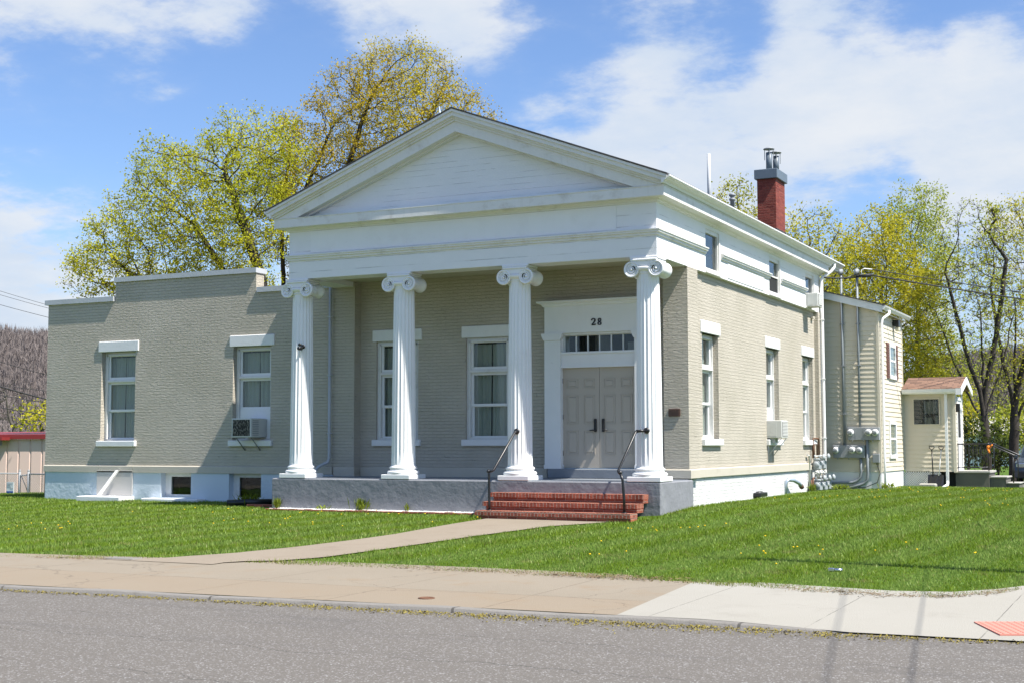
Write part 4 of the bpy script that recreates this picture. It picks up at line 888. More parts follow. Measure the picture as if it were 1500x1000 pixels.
rt('yellow tipped tree with dark trunk standing behind the parked car', 63, 1488, [(1490, 350, 60, 62), (1480, 420, 65, 80), (1520, 470, 60, 70), (1500, 540, 40, 60)], 26, M['leaf_yellow'], 900, r0=.24, leafless=.45, nleaf=5, fork=.34, bk=M['bark'], ub=1484, tw=4, limbs=((1, 1530, 380), (.9, 1450, 420), (.62, 1440, 520), (.75, 1545, 480)))
rt('bushy yellow tree half hidden behind the roof end and annex vents', 72, 1232, [(1235, 400, 40, 50), (1225, 450, 45, 50)], 27, M['leaf_yellow'], 380, nleaf=5)
rt('far thin tree in pale leaf between the two dark trunks', 85, 1462, [(1465, 560, 40, 60), (1440, 600, 50, 45), (1490, 590, 40, 50)], 28, M['leaf_lime'], 420, r0=.14, nleaf=3, leafless=.55)
tree('small_tree', 'small yellow green tree over the shed roof at the left edge', [([ground_pt(75, 62), spot(75, 62, 630)], -1)], [E(75, 62, 612, 26, 28), E(75, 40, 620, 18, 16)], nat=200, step=.4, seed=31, r0=.12, leafmat=M['leaf_yellow'], nleaf=5, ls=.1, spread=.5, barkm=M['bark_grey'])
tree('small_tree', 'leafless twiggy tree over the shed roof at the left edge', [([ground_pt(80, 20), spot(80, 20, 625)], -1)], [E(80, 22, 596, 40, 42), E(80, -20, 600, 36, 40)], nat=300, step=.45, seed=32, r0=.14, barkm=M['bark_grey'], twig=4, tipr=.015)
for k_, (D, u, v, ru, rv, lm, lb) in enumerate([(58, 1418, 650, 34, 46, 'leaf_dark', 'dark shrub behind the railing of the stoop'), (66, 1462, 655, 34, 40, 'leaf_dark', 'dark shrub between stoop railing and parked car'), (75, 1500, 625, 50, 40, 'leaf_lime', 'light green bush behind the parked car'), (70, 1400, 610, 40, 44, 'leaf_yellow', 'yellow green bush right behind the porch door')]):
    tree('shrub', lb, [([ground_pt(D, u), spot(D, u, v+rv*.3)], -1)], [E(D, u, v, ru, rv)], nat=260, step=.35, seed=40+k_, r0=.06, leafmat=M[lm], nleaf=6, ls=.09, spread=.4, group='undergrowth shrubs', cat='shrub')
# ------------------------------------------------------------------ hills with bare woods
def hills():
    us = np.linspace(-500, 2300, 240); H = np.interp(us, [-500, -60, 80, 300, 900, 1200, 1340, 1400, 1480, 1560, 2300], [52, 41, 38.5, 34, 26, 22, 24, 29, 33, 33, 30])
    ts = np.linspace(0, 1, 22); D0, D1 = 300., 520.
    X = np.zeros((240, 22)); Y = X.copy(); Z = X.copy()
    for i, u in enumerate(us):
        d = bearing(u, 650)
        for j, t_ in enumerate(ts):
            D = D0+(D1-D0)*t_; p = CAM+d*D; X[i, j], Y[i, j] = p[0], p[1]; Z[i, j] = -2+(H[i]*1.16-6)*math.sin(t_*math.pi/2)**1.2+1.5*math.sin(u*.021+t_*5)*t_
    mt, nt, out = new_mat('woodland_floor'); t = NT(nt); p = t.pos(); col = t.mix(t.noise(p, .05, 7, .7), (.12, .105, .105), (.19, .165, .16)); t.l(t.bsdf(col, .95, .05), out.inputs[0])  # albedo lifted towards grey in place of distance haze
    struct(grid_mesh('hill', X, Y, Z, mt))
    n = 15000; u = np.where(RNG.random(n) < .45, RNG.uniform(-330, 110, n), RNG.uniform(1260, 1800, n)); tt = RNG.random(n)**.8; i = np.interp(u, us, np.arange(240)); j = tt*21
    i0 = np.clip(i.astype(int), 0, 238); j0 = np.clip(j.astype(int), 0, 20); fi, fj = i-i0, j-j0
    def s(G): return (G[i0, j0]*(1-fi)+G[i0+1, j0]*fi)*(1-fj)+(G[i0, j0+1]*(1-fi)+G[i0+1, j0+1]*fi)*fj
    b = np.stack([s(X), s(Y), s(Z)], 1); h = RNG.uniform(5, 9, n); V = []
    for k in range(11):
        a = RNG.uniform(.15, .9, n) if k else np.zeros(n); L = h*(RNG.uniform(.3, .55, n)*(1-a*.5) if k else 1); th = RNG.uniform(-1.0, 1.0, n) if k else RNG.normal(0, .06, n); az = RNG.uniform(0, np.pi, n)
        o = b+np.stack([0*h, 0*h, h*a*.9], 1); dv = np.stack([np.sin(th)*np.cos(az), np.sin(th)*np.sin(az), np.cos(th)], 1)*L[:, None]; az2 = RNG.uniform(0, np.pi, n); w_ = (RNG.uniform(.07, .15, n) if k else RNG.uniform(.13, .26, n))[:, None]*np.stack([np.cos(az2), np.sin(az2), 0*az2], 1)
        V.append(np.stack([o-w_, o+w_, o+dv], 1))
    V = np.stack(V, 1).reshape(-1, 3); mt, nt, out = new_mat('bare_wood'); t = NT(nt); p = t.pos(); col = t.mix(t.noise(p, .06, 5, .7), (.135, .115, .105), (.24, .205, .19)); col = t.mix(t.ramp(t.noise(p, .02, 4), .62, .75, 0, .5), col, (.15, .17, .05)); t.l(t.bsdf(col, .95, .05), out.inputs[0])  # woods paled in colour, standing in for haze
    stuff(np_mesh('bare_woods', V, np.arange(len(V)).reshape(-1, 3), mt), 'grey brown leafless woods covering the distant hillside', 'woods')
hills()
# ------------------------------------------------------------------ annex and enclosed porch
AY, AXR, AYB = 14.3, 1.455, 17.9
AN = empty('house_annex', (.7, AY, -.55), 'two storey cream clapboard annex with shed roof behind the brick building', 'annex')
def siding(mb, u0, u1, z0, ztop, P, pitch=.135, lip=.016, top=None):
    z = z0
    while z < ztop:
        z2 = min(z+pitch, ztop); a, b = u0, u1; c, d = u0, u1
        if top: 
            b = min(u1, top(z)); d = min(u1, top(z2))
            if b <= a+.01: break
        mb.add([P(a, z, -lip), P(b, z, -lip), P(max(d, a), z2, 0), P(a, z2, 0), P(a, z, .004), P(b, z, .004)], [(0, 1, 2, 3), (4, 5, 1, 0)]); z += pitch
w = MB(); slope = (5.09-4.56)/1.6
siding(w, -.12, AXR-.05, -.05, 5.06, Pf(AY), top=lambda z: (5.06-z)/slope-.1)
siding(w, AY+.05, AYB, -.05, 4.56, Ps(AXR))
w.add([(-.12, AYB, -.05), (AXR, AYB, -.05), (AXR, AYB, 4.56), (-.12, AYB, 5.0)], [(0, 1, 2, 3)])
w.build('wall', M['vinyl'], AN, fix=False)
c = MB(); c.box(AXR-.05, AXR+.025, AY-.025, AY+.05, -.08, 4.6); c.build('corner_board', M['vinyl'], AN); c = MB(); c.box(AXR-.02, AXR+.025, AYB-.06, AYB+.02, -.05, 4.56); c.build('corner_board', M['vinyl'], AN)
f = MB(); f.box(-.2, AXR-.012, AY+.012, AYB, -.9, -.052); f.build('foundation', M['white'], AN)
f = MB(); f.box(AXR-.03, AXR+.01, AY-.03, AY+.012, -.75, -.085); f.build('corner_post', M['white'], AN)
r = MB(); r.prism([(-.2, 5.02), (1.62, 4.50), (1.62, 4.71), (-.2, 5.225)], 'y', AY-.16, AY-.13); r.build('rake_board', M['white'], AN)
r = MB(); r.prism([(-.2, 5.226), (1.70, 4.69), (1.70, 4.72), (-.2, 5.256)], 'y', AY-.19, AYB+.2); r.build('roof', M['shingle'], AN)
r = MB(); r.prism([(-.2, 5.03), (1.60, 4.52), (1.60, 4.54), (-.2, 5.05)], 'y', AY-.128, AYB+.15); r.build('soffit', M['vinyl'], AN)
gp2 = [(0, 4.58), (.05, 4.585), (.07, 4.62), (.10, 4.65), (.115, 4.69), (.09, 4.695), (0, 4.69)]
g = MB(); g.sweep(gp2, [(1.625, AY-.18), (1.625, AYB+.2)]); g.build('gutter', M['white'], AN)
d = MB(); d.tube([(1.70, AY+.45, 4.6), (1.70, AY+.42, 4.50), (1.55, AY+.2, 4.35), (1.53, AY+.17, 4.2), (1.53, AY+.17, .4), (1.53, AY+.17, -.62)], .042, 8)
d.build('downspout', M['white'], AN)
def side_window(y0, y1, z0, z1, shut):
    q = MB(); x = AXR+.03
    q.box(x-.03, x+.02, y0, y0+.09, z0, z1); q.box(x-.03, x+.02, y1-.09, y1, z0, z1); q.box(x-.03, x+.02, y0+.09, y1-.09, z1-.09, z1); q.box(x-.03, x+.03, y0-.02, y1+.02, z0-.06, z0+.05)
    q.box(x-.03, x, y0+.09, y1-.09, (z0+z1)/2-.03, (z0+z1)/2+.03)
    W = q.build('window', M['white'], AN); MB().box(x-.012, x-.006, y0+.09, y1-.09, z0+.05, z1-.09).build('pane', M['glass'], W)
    MB().box(x-.03, x-.02, y0+.09, y1-.09, z0+.05, z1-.09).build('blind', M['curtain'], W)
    if shut:
        for a, b in ((y0-.36, y0-.02), (y1+.02, y1+.36)):
            s = MB(); s.box(x-.02, x+.01, a, b, z0-.05, z1+.02); zz = z0
            while zz < z1-.05: s.box(x+.01, x+.022, a+.04, b-.04, zz, zz+.04); zz += .07
            s.build('shutter', M['shutter'], AN)
side_window(15.75, 16.7, 2.74, 3.72, True); side_window(15.55, 16.55, .38, 1.42, False)
l = MB(); l.box(AXR+.0, AXR+.06, 16.45, 16.6, 4.3, 4.48); l.bbox(AXR+.06, AXR+.2, 16.42, 16.7, 4.27, 4.47, .01); L = l.build('floodlight', M['black'], AN); MB().bbox(AXR+.08, AXR+.2, 16.5, 16.72, 4.13, 4.268, .02).build('lens', M['lamp_glass'], L)
# enclosed porch
PO = empty('enclosed_porch', (2.2, AYB, -.5), 'small cream clapboard entry porch with brown shingle roof beside the annex', 'porch')
PX = 3.0; w = MB(); siding(w, AXR+.03, PX-.05, -.1, 2.28, Pf(AYB)); siding(w, AYB+.05, 18.25, -.1, 2.3, Ps(PX))
w.build('wall', M['vinyl'], PO, fix=False); w = MB(); siding(w, 19.25, 19.6, -.1, 2.3, Ps(PX)); w.build('wall', M['vinyl'], PO, fix=False)
c = MB(); c.box(PX-.06, PX+.025, AYB-.025, AYB+.06, -.12, 2.3); c.build('corner_board', M['vinyl'], PO)
r = MB()
for sy in (-1, 1):
    yy = lambda d: 18.75+sy*d
    r.prism([(yy(0), 2.78), (yy(1.15), 2.41), (yy(1.15), 2.45), (yy(0), 2.83)], 'x', AXR+.03, 3.24)
r.build('roof', M['brownshingle'], PO)
t_ = MB(); t_.sweep([(0, 2.285), (.06, 2.29), (.09, 2.33), (.11, 2.42), (0, 2.425)], [(AXR+.04, 17.62), (3.22, 17.62)]); t_.box(AXR+.04, 3.2, 17.62, 17.9, 2.275, 2.29)
for sy in (-1, 1):
    yy = lambda d: 18.75+sy*d
    t_.prism([(yy(0), 2.62), (yy(1.17), 2.26), (yy(1.17), 2.44), (yy(0), 2.82)], 'x', 3.241, 3.27)
t_.box(3.1, 3.275, 17.5, 17.64, 2.24, 2.43)
t_.build('eave_trim', M['white'], PO)
t_ = MB(); t_.prism([(17.9, 2.3), (19.6, 2.3), (18.75, 2.6)], 'x', 2.98, 3.0); t_.build('gable', M['vinyl'], PO)
q = MB(); x0, x1, z0, z1 = 1.76, 2.57, 1.32, 2.15; y = AYB
q.box(x0, x0+.03, y-.04, y-.01, z0, z1); q.box(x1-.03, x1, y-.04, y-.01, z0, z1); q.box(x0+.03, x1-.03, y-.04, y-.01, z1-.03, z1); q.box(x0+.03, x1-.03, y-.04, y-.01, z0, z0+.03)
W = q.build('window', M['vinyl'], PO); MB().box(x0+.03, x1-.03, y-.032, y-.026, z0+.03, z1-.03).build('pane', M['glass'], W); MB().box(x0+.02, x1-.02, y-.022, y-.018, z0+.02, z1-.02).build('dark_backing', M['dark'], W)  # dark sheet behind the pane paints in the porch gloom
i_ = MB(); i_.box(2.1, 2.5, y-.0255, y-.0225, 1.68, 2.06); i_.box(2.12, 2.34, y-.0255, y-.0225, 1.36, 1.56); i_.box(2.42, 2.5, y-.0255, y-.0225, 1.36, 1.6); i_.build('inner_window', simple('dim_curtain', (.16, .16, .15), .8), W)
d = MB(); d.box(PX-.02, PX+.03, 18.25, 18.34, -.08, 2.2); d.box(PX-.02, PX+.03, 19.16, 19.25, -.08, 2.2); d.box(PX-.02, PX+.03, 18.34, 19.16, 2.1, 2.2); d.build('door_frame', M['white'], PO)
d = MB(); d.box(PX-.03, PX, 18.34, 19.16, -.08, 2.1); D = d.build('door', M['white'], PO); MB().box(PX, PX+.006, 18.46, 19.04, .95, 1.98).build('pane', M['dark'], D)
l = MB(); l.bbox(PX+.01, PX+.14, 17.99, 18.11, 1.72, 1.98, .015); l.build('porch_lamp', M['black'], PO)
la = MB(); 
for i in range(-6, 26):
    u = 1.44+i*.07; 
    for s_ in (1, -1):
        a, b = (u, u+.45) if s_ == 1 else (u+.45, u)
        pts = [(a, -.56), (b, -.11)]; x0, x1 = 1.44, 2.55
        def clip(p, q):
            (xa, za), (xb, zb) = p, q; out = []
            for X_ in (xa, xb): out.append((min(max(X_, x0), x1), za+(zb-za)*((min(max(X_, x0), x1)-xa)/(xb-xa))))
            return out
        p, q2 = clip(*pts)
        if abs(p[0]-q2[0]) < .02: continue
        n_ = .012; yy = AYB+.0+(.006 if s_ == 1 else .0)
        la.add([(p[0]-n_, yy, p[1]+n_*s_), (p[0]+n_, yy, p[1]-n_*s_), (q2[0]+n_, yy, q2[1]-n_*s_), (q2[0]-n_, yy, q2[1]+n_*s_)], [(0, 1, 2, 3)])
la.build('lattice', M['trim'], PO, fix=False)
MB().box(1.44, 2.98, AYB+.3, AYB+.34, -.7, -.1).build('dark_lattice_backing', M['dark'], PO)  # near-black board, shade under the porch put into its colour
d = MB(); d.box(2.73, 2.81, 17.70, 17.76, -.42, 2.28); d.tube([(2.77, 17.73, -.40), (2.77, 17.66, -.5), (2.66, 17.3, -.585)], .045, 8); d.build('downspout', M['white'], PO)
# stoop
ST = empty('concrete_stoop', (3.4, 18.8, -.57), 'weathered concrete stoop with two lower steps outside the porch door', 'steps')
s = MB(); s.bbox(2.92, 3.97, 18.08, 19.6, -.14, -.07, .012); s.bbox(3.96, 4.44, 18.15, 19.5, -.285, -.235, .012); s.bbox(4.42, 4.8, 18.2, 19.4, -.46, -.42, .012); s.build('tread', M['concrete'], ST)
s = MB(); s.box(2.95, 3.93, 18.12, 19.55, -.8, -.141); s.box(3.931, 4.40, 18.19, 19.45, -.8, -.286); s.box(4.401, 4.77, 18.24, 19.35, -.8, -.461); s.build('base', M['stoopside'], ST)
RL = empty('stoop_railing', (3.5, 18.15, -.07), 'black iron railing around the concrete stoop', 'railing')
for yy in (18.16, 19.5):
    r = MB(); r.tube([(2.96, yy, .74), (3.92, yy, .74), (4.66, yy, .40), (4.7, yy, .36)], .022, 8); r.tube([(2.96, yy, .02), (3.92, yy, .02)], .014, 6)
    for x in (2.96, 3.92): r.tube([(x, yy, -.07), (x, yy, .78)], .02, 6)
    r.tube([(4.62, yy, -.42), (4.62, yy, .42)], .02, 6); r.build('handrail', M['black'], RL)
for yy in (18.16, 19.5):
    for k in range(8): x = 3.05+.11*k; b = MB(); b.tube([(x, yy, .02), (x, yy, .74)], .008, 5); b.build('baluster', M['black'], RL)
gl = MB(); gl.lathe([(.015, -.07), (.045, -.04), (.055, .015), (.045, .06), (.02, .08)], (3.93, 18.13, .62), 'z', 12); gl.tube([(3.93, 18.08, .57), (3.96, 18.05, .5), (3.97, 18.06, .46)], [.03, .025, .015], 8); gl.tube([(3.99, 18.1, .66), (4.05, 18.07, .72)], [.03, .02], 6)
tag(gl.build('work_glove', M['orange']), 'bright orange object hung on the stoop railing post', 'glove')
# snow shovels
for k, (x, lean, lb, hm) in enumerate([(2.36, -.05, 'black bladed shovel with dark handle leaning on the porch lattice, the left one', 'black'), (2.53, .06, 'black bladed shovel with pale wooden handle leaning on the porch lattice, the right one', 'wood')]):
    z0 = float(gz(x, 17.5))
    sv = empty('snow_shovel', (x, 17.5, z0), lb, 'shovel'); b = MB()
    pts = [(x-.15, 17.5, z0+.02), (x-.05, 17.47, z0+.01), (x+.05, 17.47, z0+.01), (x+.15, 17.5, z0+.02), (x+.15, 17.62, z0+.36), (x+.05, 17.64, z0+.38), (x-.05, 17.64, z0+.38), (x-.15, 17.62, z0+.36)]
    b.add(pts+[(p[0], p[1]+.012, p[2]) for p in pts], [(0, 1, 6, 7), (1, 2, 5, 6), (2, 3, 4, 5), (8, 15, 14, 9), (9, 14, 13, 10), (10, 13, 12, 11), (0, 7, 15, 8), (3, 11, 12, 4), (7, 6, 14, 15), (6, 5, 13, 14), (5, 4, 12, 13)]); b.build('blade', M['black'], sv)
    h = MB(); h.tube([(x, 17.62, z0+.34), (x+lean*.5, 17.72, z0+.75), (x+lean, 17.80, z0+1.12)], .018, 8); h.build('handle', M[hm], sv)
    g_ = MB(); tx, ty, tz = x+lean, 17.80, z0+1.12; g_.tube([(tx-.0, ty, tz), (tx-.07, ty, tz+.06), (tx-.07, ty, tz+.12), (tx+.07, ty, tz+.12), (tx+.07, ty, tz+.06), (tx, ty, tz)], .014, 6); g_.build('grip', M['black'], sv)
# ------------------------------------------------------------------ utilities on the annex wall
def meter_box(x0, x1, z0, z1, mx, label):
    y0, y1 = AY-.17, AY-.02; T = empty('electric_meter_box', ((x0+x1)/2, y1, z0), label, 'meter box', 'electric meter boxes on the annex wall'); b = MB(); b.bbox(x0, x1, y0, y1, z0, z1, .008)
    n = 4
    for i in range(1, 4): b.box(x0+(x1-x0)*i/4-.004, x0+(x1-x0)*i/4+.004, y0-.004, y0, z0+.01, z1-.01)
    for i in (.15, .5, .8): b.box(x0+(x1-x0)*i-.012, x0+(x1-x0)*i+.012, y0-.012, y0, z0-.05, z0+.0)
    b.build('cabinet', M['meter_grey'], T)
    for x in mx:
        zc = z0+.60*(z1-z0); m_ = MB(); m_.lathe([(.095, 0), (.095, -.03), (.085, -.05), (.08, -.12), (.06, -.135), (.005, -.14)], (x, y0, zc), 'y', 22); mm = m_.build('meter', M['white'], T)
        f_ = MB(); f_.lathe([(.068, -.131), (.066, -.139), (.004, -.143)], (x, y0, zc), 'y', 18); f_.box(x-.05, x+.05, y0-.148, y0-.14, zc-.02, zc+.02); f_.build('dial', M['meter_grey'], mm)
meter_box(.56, 1.46, .86, 1.222, (.65, 1.16, 1.35), 'upper grey electric cabinet with three round meters on the annex wall')
meter_box(.135, 1.035, .35, .715, (.22, .69, .90), 'lower grey electric cabinet with three round meters on the annex wall')
for x, z0, zr, zt, lb in ((.44, .716, 4.93, 5.72, 'left grey service conduit rising through the annex roof to a weatherhead'), (.90, 1.224, 4.80, 5.70, 'right grey service conduit rising through the annex roof to a weatherhead')):
    T = empty('service_mast', (x, AY-.07, z0), lb, 'service mast', 'service masts on the annex wall')
    p = MB(); p.tube([(x, AY-.075, z0), (x, AY-.075, zt)], .034, 12); p.build('conduit', M['pvc'], T)
    p = MB(); p.lathe([(.05, -.05), (.06, 0), (.075, .03), (.07, .08), (.04, .11), (.004, .115)], (x, AY-.075, zt), 'z', 14); p.tube([(x, AY-.075, zt+.04), (x, AY-.16, zt+.03), (x, AY-.2, zt-.05)], [.07, .06, .05], 10); p.build('weatherhead', M['meter_grey'], T)
    p = MB()
    for z in (1.6, 3.0, 4.2): p.box(x-.06, x+.06, AY-.112, AY-.01, z, z+.025)
    p.build('strap', M['meter_grey'], T)
p = MB(); p.tube([(.91, AY-.09, .352), (.91, AY-.09, -.05), (.89, AY-.09, -.2), (.80, AY-.1, -.31), (.66, AY-.1, -.36), (.1, AY-.1, -.38), (-.02, AY-.1, -.39)], .04, 10)
tag(p.build('conduit_pipe', M['pvc']), 'grey conduit bending left below the lower electric cabinet', 'pipe')
p = MB(); p.tube([(1.1, AY-.09, .858), (1.1, AY-.09, -.1), (1.08, AY-.09, -.28), (.98, AY-.1, -.39), (.84, AY-.1, -.44), (.6, AY-.1, -.50), (.4, AY-.1, -.6)], .042, 10)
tag(p.build('conduit_pipe', M['pvc']), 'grey conduit bending to the ground below the upper electric cabinet', 'pipe')
b = MB(); b.bbox(1.245, 1.44, AY-.12, AY-.02, .21, .468, .01); bb = b.build('utility_box', M['meter_grey']); tag(bb, 'small plain grey box at the annex corner beside the conduits', 'box')
p = MB(); p.tube([(1.35, AY-.06, .21), (1.38, AY-.06, .1), (1.44, AY-.05, -.1), (1.35, AY-.04, -.35), (1.0, AY-.04, -.5), (.8, AY-.04, -.5)], .01, 6); tag(p.build('black_cable', M['wire']), 'thin black cable looping down from the small grey box', 'cable')
p = MB(); p.box(-.04, .72, 13.9, 13.96, -.02, .04); o = p.build('white_pipe', M['white']); o.location = (0, 0, 0)
for v in o.data.vertices: v.co.z = v.co.z-.40-.30*(v.co.x+.04)/.76-.02; v.co.y -= .5*(v.co.x+.04)/.76
tag(o, 'white rectangular drain pipe slanting across the ground by the gas meters', 'pipe')
# gas meters
GM = empty('gas_meter_bank', (.05, 13.2, -.55), 'cluster of grey gas meters with rusty pipes at the building corner', 'gas meters')
def gas_meter(x, y, z):
    m_ = MB(); m_.bbox(x-.11, x+.11, y-.10, y+.10, z, z+.26, .035); m_.bbox(x-.09, x+.09, y-.09, y+.09, z+.26, z+.33, .02); m_.lathe([(.075, -.0), (.075, -.05), (.06, -.06), (.003, -.062)], (x, y-.10, z+.15), 'y', 18)
    for s in (-1, 1): m_.tube([(x+s*.07, y, z+.32), (x+s*.07, y, z+.42)], .025, 8)
    m = m_.build('meter', M['gasgrey'], GM); mm = MB(); mm.box(x-.05, x+.05, y-.108, y-.101, z+.2, z+.245); mm.build('index', M['white'], m)
    r_ = MB(); r_.lathe([(.02, 0), (.07, .01), (.085, .03), (.085, .05), (.06, .07), (.02, .09)], (x+.15, y-.02, z+.36), 'x', 16); r_.build('regulator', M['gasgrey'], GM)
for (x, y, z) in ((.0, 12.75, .02), (.02, 13.25, .04), (.03, 12.7, -.56), (.08, 13.1, -.56), (.10, 13.5, -.55)): gas_meter(x, y, z)
p = MB(); p.tube([(-.1, 12.7, .35), (-.1, 12.7, .86), (-.09, 12.75, .9), (-.05, 13.15, .9), (-.05, 13.2, .85), (-.05, 13.2, .35)], .026, 8); p.tube([(-.1, 12.82, .4), (-.1, 12.82, .74), (-.06, 13.02, .74), (-.06, 13.02, .4)], .022, 8)
p.tube([(-.1, 12.4, -.6), (-.1, 12.4, -.25)], [.05, .04], 10); p.tube([(-.05, 12.45, -.6), (-.05, 12.45, -.2), (-.05, 12.6, -.2)], .03, 8); p.build('rusty_pipe', M['rust'], GM)
p = MB(); p.tube([(-.12, 12.35, -.6), (-.12, 12.35, .42), (-.12, 12.15, .44)], .03, 8)
for z in (-.08, -.02, .4): p.tube([(.0, 12.5, z), (.03, 13.0, z+.02), (.06, 13.6, z)], .02, 8)
for y in (12.6, 12.9, 13.2, 13.5): p.tube([(.05, y, -.2), (.05, y, .02)], .02, 8); p.lathe([(.02, -.03), (.045, -.02), (.045, .02), (.02, .03)], (.05, y-.02, -.05), 'y', 10)
p.build('manifold', M['acbody'], GM)
# ------------------------------------------------------------------ air conditioners
def ac(x0, x1, y0, y1, z0, z1, front, label, mesh_dark):
    T = empty('air_conditioner', ((x0+x1)/2, (y0+y1)/2, z0), label, 'air conditioner', 'window air conditioners'); b = MB(); b.bbox(x0, x1, y0, y1, z0, z1, .012); b.build('case', M['acbody'], T)
    g = MB(); l = MB()
    if front == 'y':
        g.box(x0+.035, x1-.035, y0-.004, y0-.0005, z0+.035, z1-.035)
        for k in range(9): z = z0+.06+(z1-z0-.12)*k/8; l.box(x1-.0, x1+.004, y0+.06, y0+.3, z-.008, z+.008)
    else:
        g.box(x1+.0005, x1+.004, y0+.04, y1-.04, z0+.035, z1-.035)
        for k in range(10): z = z0+.06+(z1-z0-.12)*k/9; l.box(x1+.004, x1+.012, y0+.05, y1-.05, z-.012, z+.012)
        l.box(x0+.12, x1-.14, y0-.006, y0-.001, z0+.05, z1-.05)
    g.build('grille', M['coil'], T); l.build('louvre', M['acbody'] if front == 'x' else M['meter_grey'], T)
    return T
mt, nt, out = new_mat('condenser_coil'); t = NT(nt); p_ = t.pos(); mp = t.n('Mapping'); t.l(p_, mp.inputs[0]); mp.inputs['Scale'].default_value = (1, 1, .35)
cc = t.mix(t.ramp(t.noise(mp.outputs[0], 45, 3, .6), .52, .62), (.03, .028, .025), (.26, .24, .20)); t.l(t.bsdf(cc, .7, .3), out.inputs[0]); M['coil'] = mt
T = ac(-11.72, -11.13, 1.52, 2.16, .93, 1.40, 'y', 'boxy window air conditioner in the low wing above its white sill', True)
q = MB()
for x in (-11.66, -11.2): q.tube([(x, 1.62, .93), (x, 1.99, .62)], .014, 6); q.tube([(x, 1.62, .925), (x, 1.99, .925)], .012, 6)
q.build('bracket', M['meter_grey'], T)
T = ac(-.30, .21, 8.30, 8.88, .90, 1.345, 'x', 'white window air conditioner braced on the sunlit side wall', False)
q = MB()
for y in (8.36, 8.82): q.tube([(.18, y, .895), (-.16, y, .45)], .012, 6); q.tube([(-.16, y, .3), (-.16, y, .895)], .014, 6)
q.box(-.17, .0, 8.4, 8.5, .78, .9); q.box(-.17, .0, 8.6, 8.7, .78, .9); q.build('bracket', M['coping'], T)
ac(-.14, .26, 12.12, 12.62, 4.56, 4.94, 'x', 'small air conditioner high in the last frieze window by the downspout', False)
# ------------------------------------------------------------------ small fixtures
def digits():
    T = empty('house_number', (DX, 2.065, 3.35), 'black house number 28 above the entrance transom', 'house number')
    def stroke(pts, ws, x0, name):
        mb = MB(); n = len(pts); L = []; Rr = []
        for i, (x, z) in enumerate(pts):
            a = pts[max(i-1, 0)]; b = pts[min(i+1, n-1)]; d = Vector((b[0]-a[0], b[1]-a[1])); d = d.normalized() if d.length > 0 else Vector((1, 0)); w_ = ws[i]/2
            L.append((x0+x-d.y*w_, z+d.x*w_)); Rr.append((x0+x+d.y*w_, z-d.x*w_))
        vs = [(q[0], 2.05, q[1]) for q in L]+[(q[0], 2.05, q[1]) for q in Rr]+[(q[0], 2.069, q[1]) for q in L]+[(q[0], 2.069, q[1]) for q in Rr]; fs = []
        for i in range(n-1): fs += [(i, i+1, n+i+1, n+i), (i, 2*n+i, 2*n+i+1, i+1), (n+i, n+i+1, 3*n+i+1, 3*n+i)]
        mb.add(vs, fs); return mb
    z = 3.352; H = .148
    p2 = [(.008, .105), (.012, .125), (.03, .142), (.052, .146), (.075, .138), (.088, .118), (.084, .094), (.066, .068), (.04, .04), (.018, .018), (.012, .014)]; w2 = [.03, .028, .022, .02, .026, .034, .034, .028, .022, .02, .02]
    a = stroke([(x, z+q) for x, q in p2], w2, DX-.125, '2'); b = stroke([(.008, z+.012), (.05, z+.012), (.09, z+.012), (.10, z+.03)], [.026, .03, .026, .018], DX-.125, '2')
    base = len(a.v); a.add(b.v, b.f); a.build('digit_two', M['black'], T)
    c = MB()
    for cz_, rx, rz in ((.036, .044, .036), (.11, .036, .036)):
        k = 22; pts = [(.05+rx*.78*math.cos(2*math.pi*i/k), z+cz_+rz*.86*math.sin(2*math.pi*i/k)) for i in range(k+1)]; s = stroke(pts, [.017+.013*abs(math.cos(2*math.pi*i/k)) for i in range(k+1)], DX+.02, '8'); c.add(s.v, s.f)
    c.build('digit_eight', M['black'], T)
digits()
p = MB(); p.bbox(-.525, -.265, 1.955, 1.985, 1.335, 1.50, .006)
for k in range(5): p.box(-.49, -.30, 1.951, 1.955, 1.365+.025*k, 1.372+.025*k)
tag(p.build('wall_plaque', M['bronze']), 'small brown bronze plaque on the brick pier right of the portico', 'plaque')
cm = MB(); cm.lathe([(.05, 0), (.05, -.02), (.02, -.03)], (-8.64, .135, 2.97), 'y', 14); cm.tube([(-8.64, .11, 2.96), (-8.64, .03, 2.93)], .016, 8); cm.lathe([(.02, .06), (.04, .05), (.042, -.04), (.036, -.07), (.01, -.072)], (-8.62, -.02, 2.92), 'y', 14); cm.lathe([(.035, .0), (.035, -.05), (.01, -.052)], (-8.66, .05, 3.01), 'y', 12)
tag(cm.build('security_camera', M['black']), 'little black camera mounted on the leftmost fluted column', 'camera')
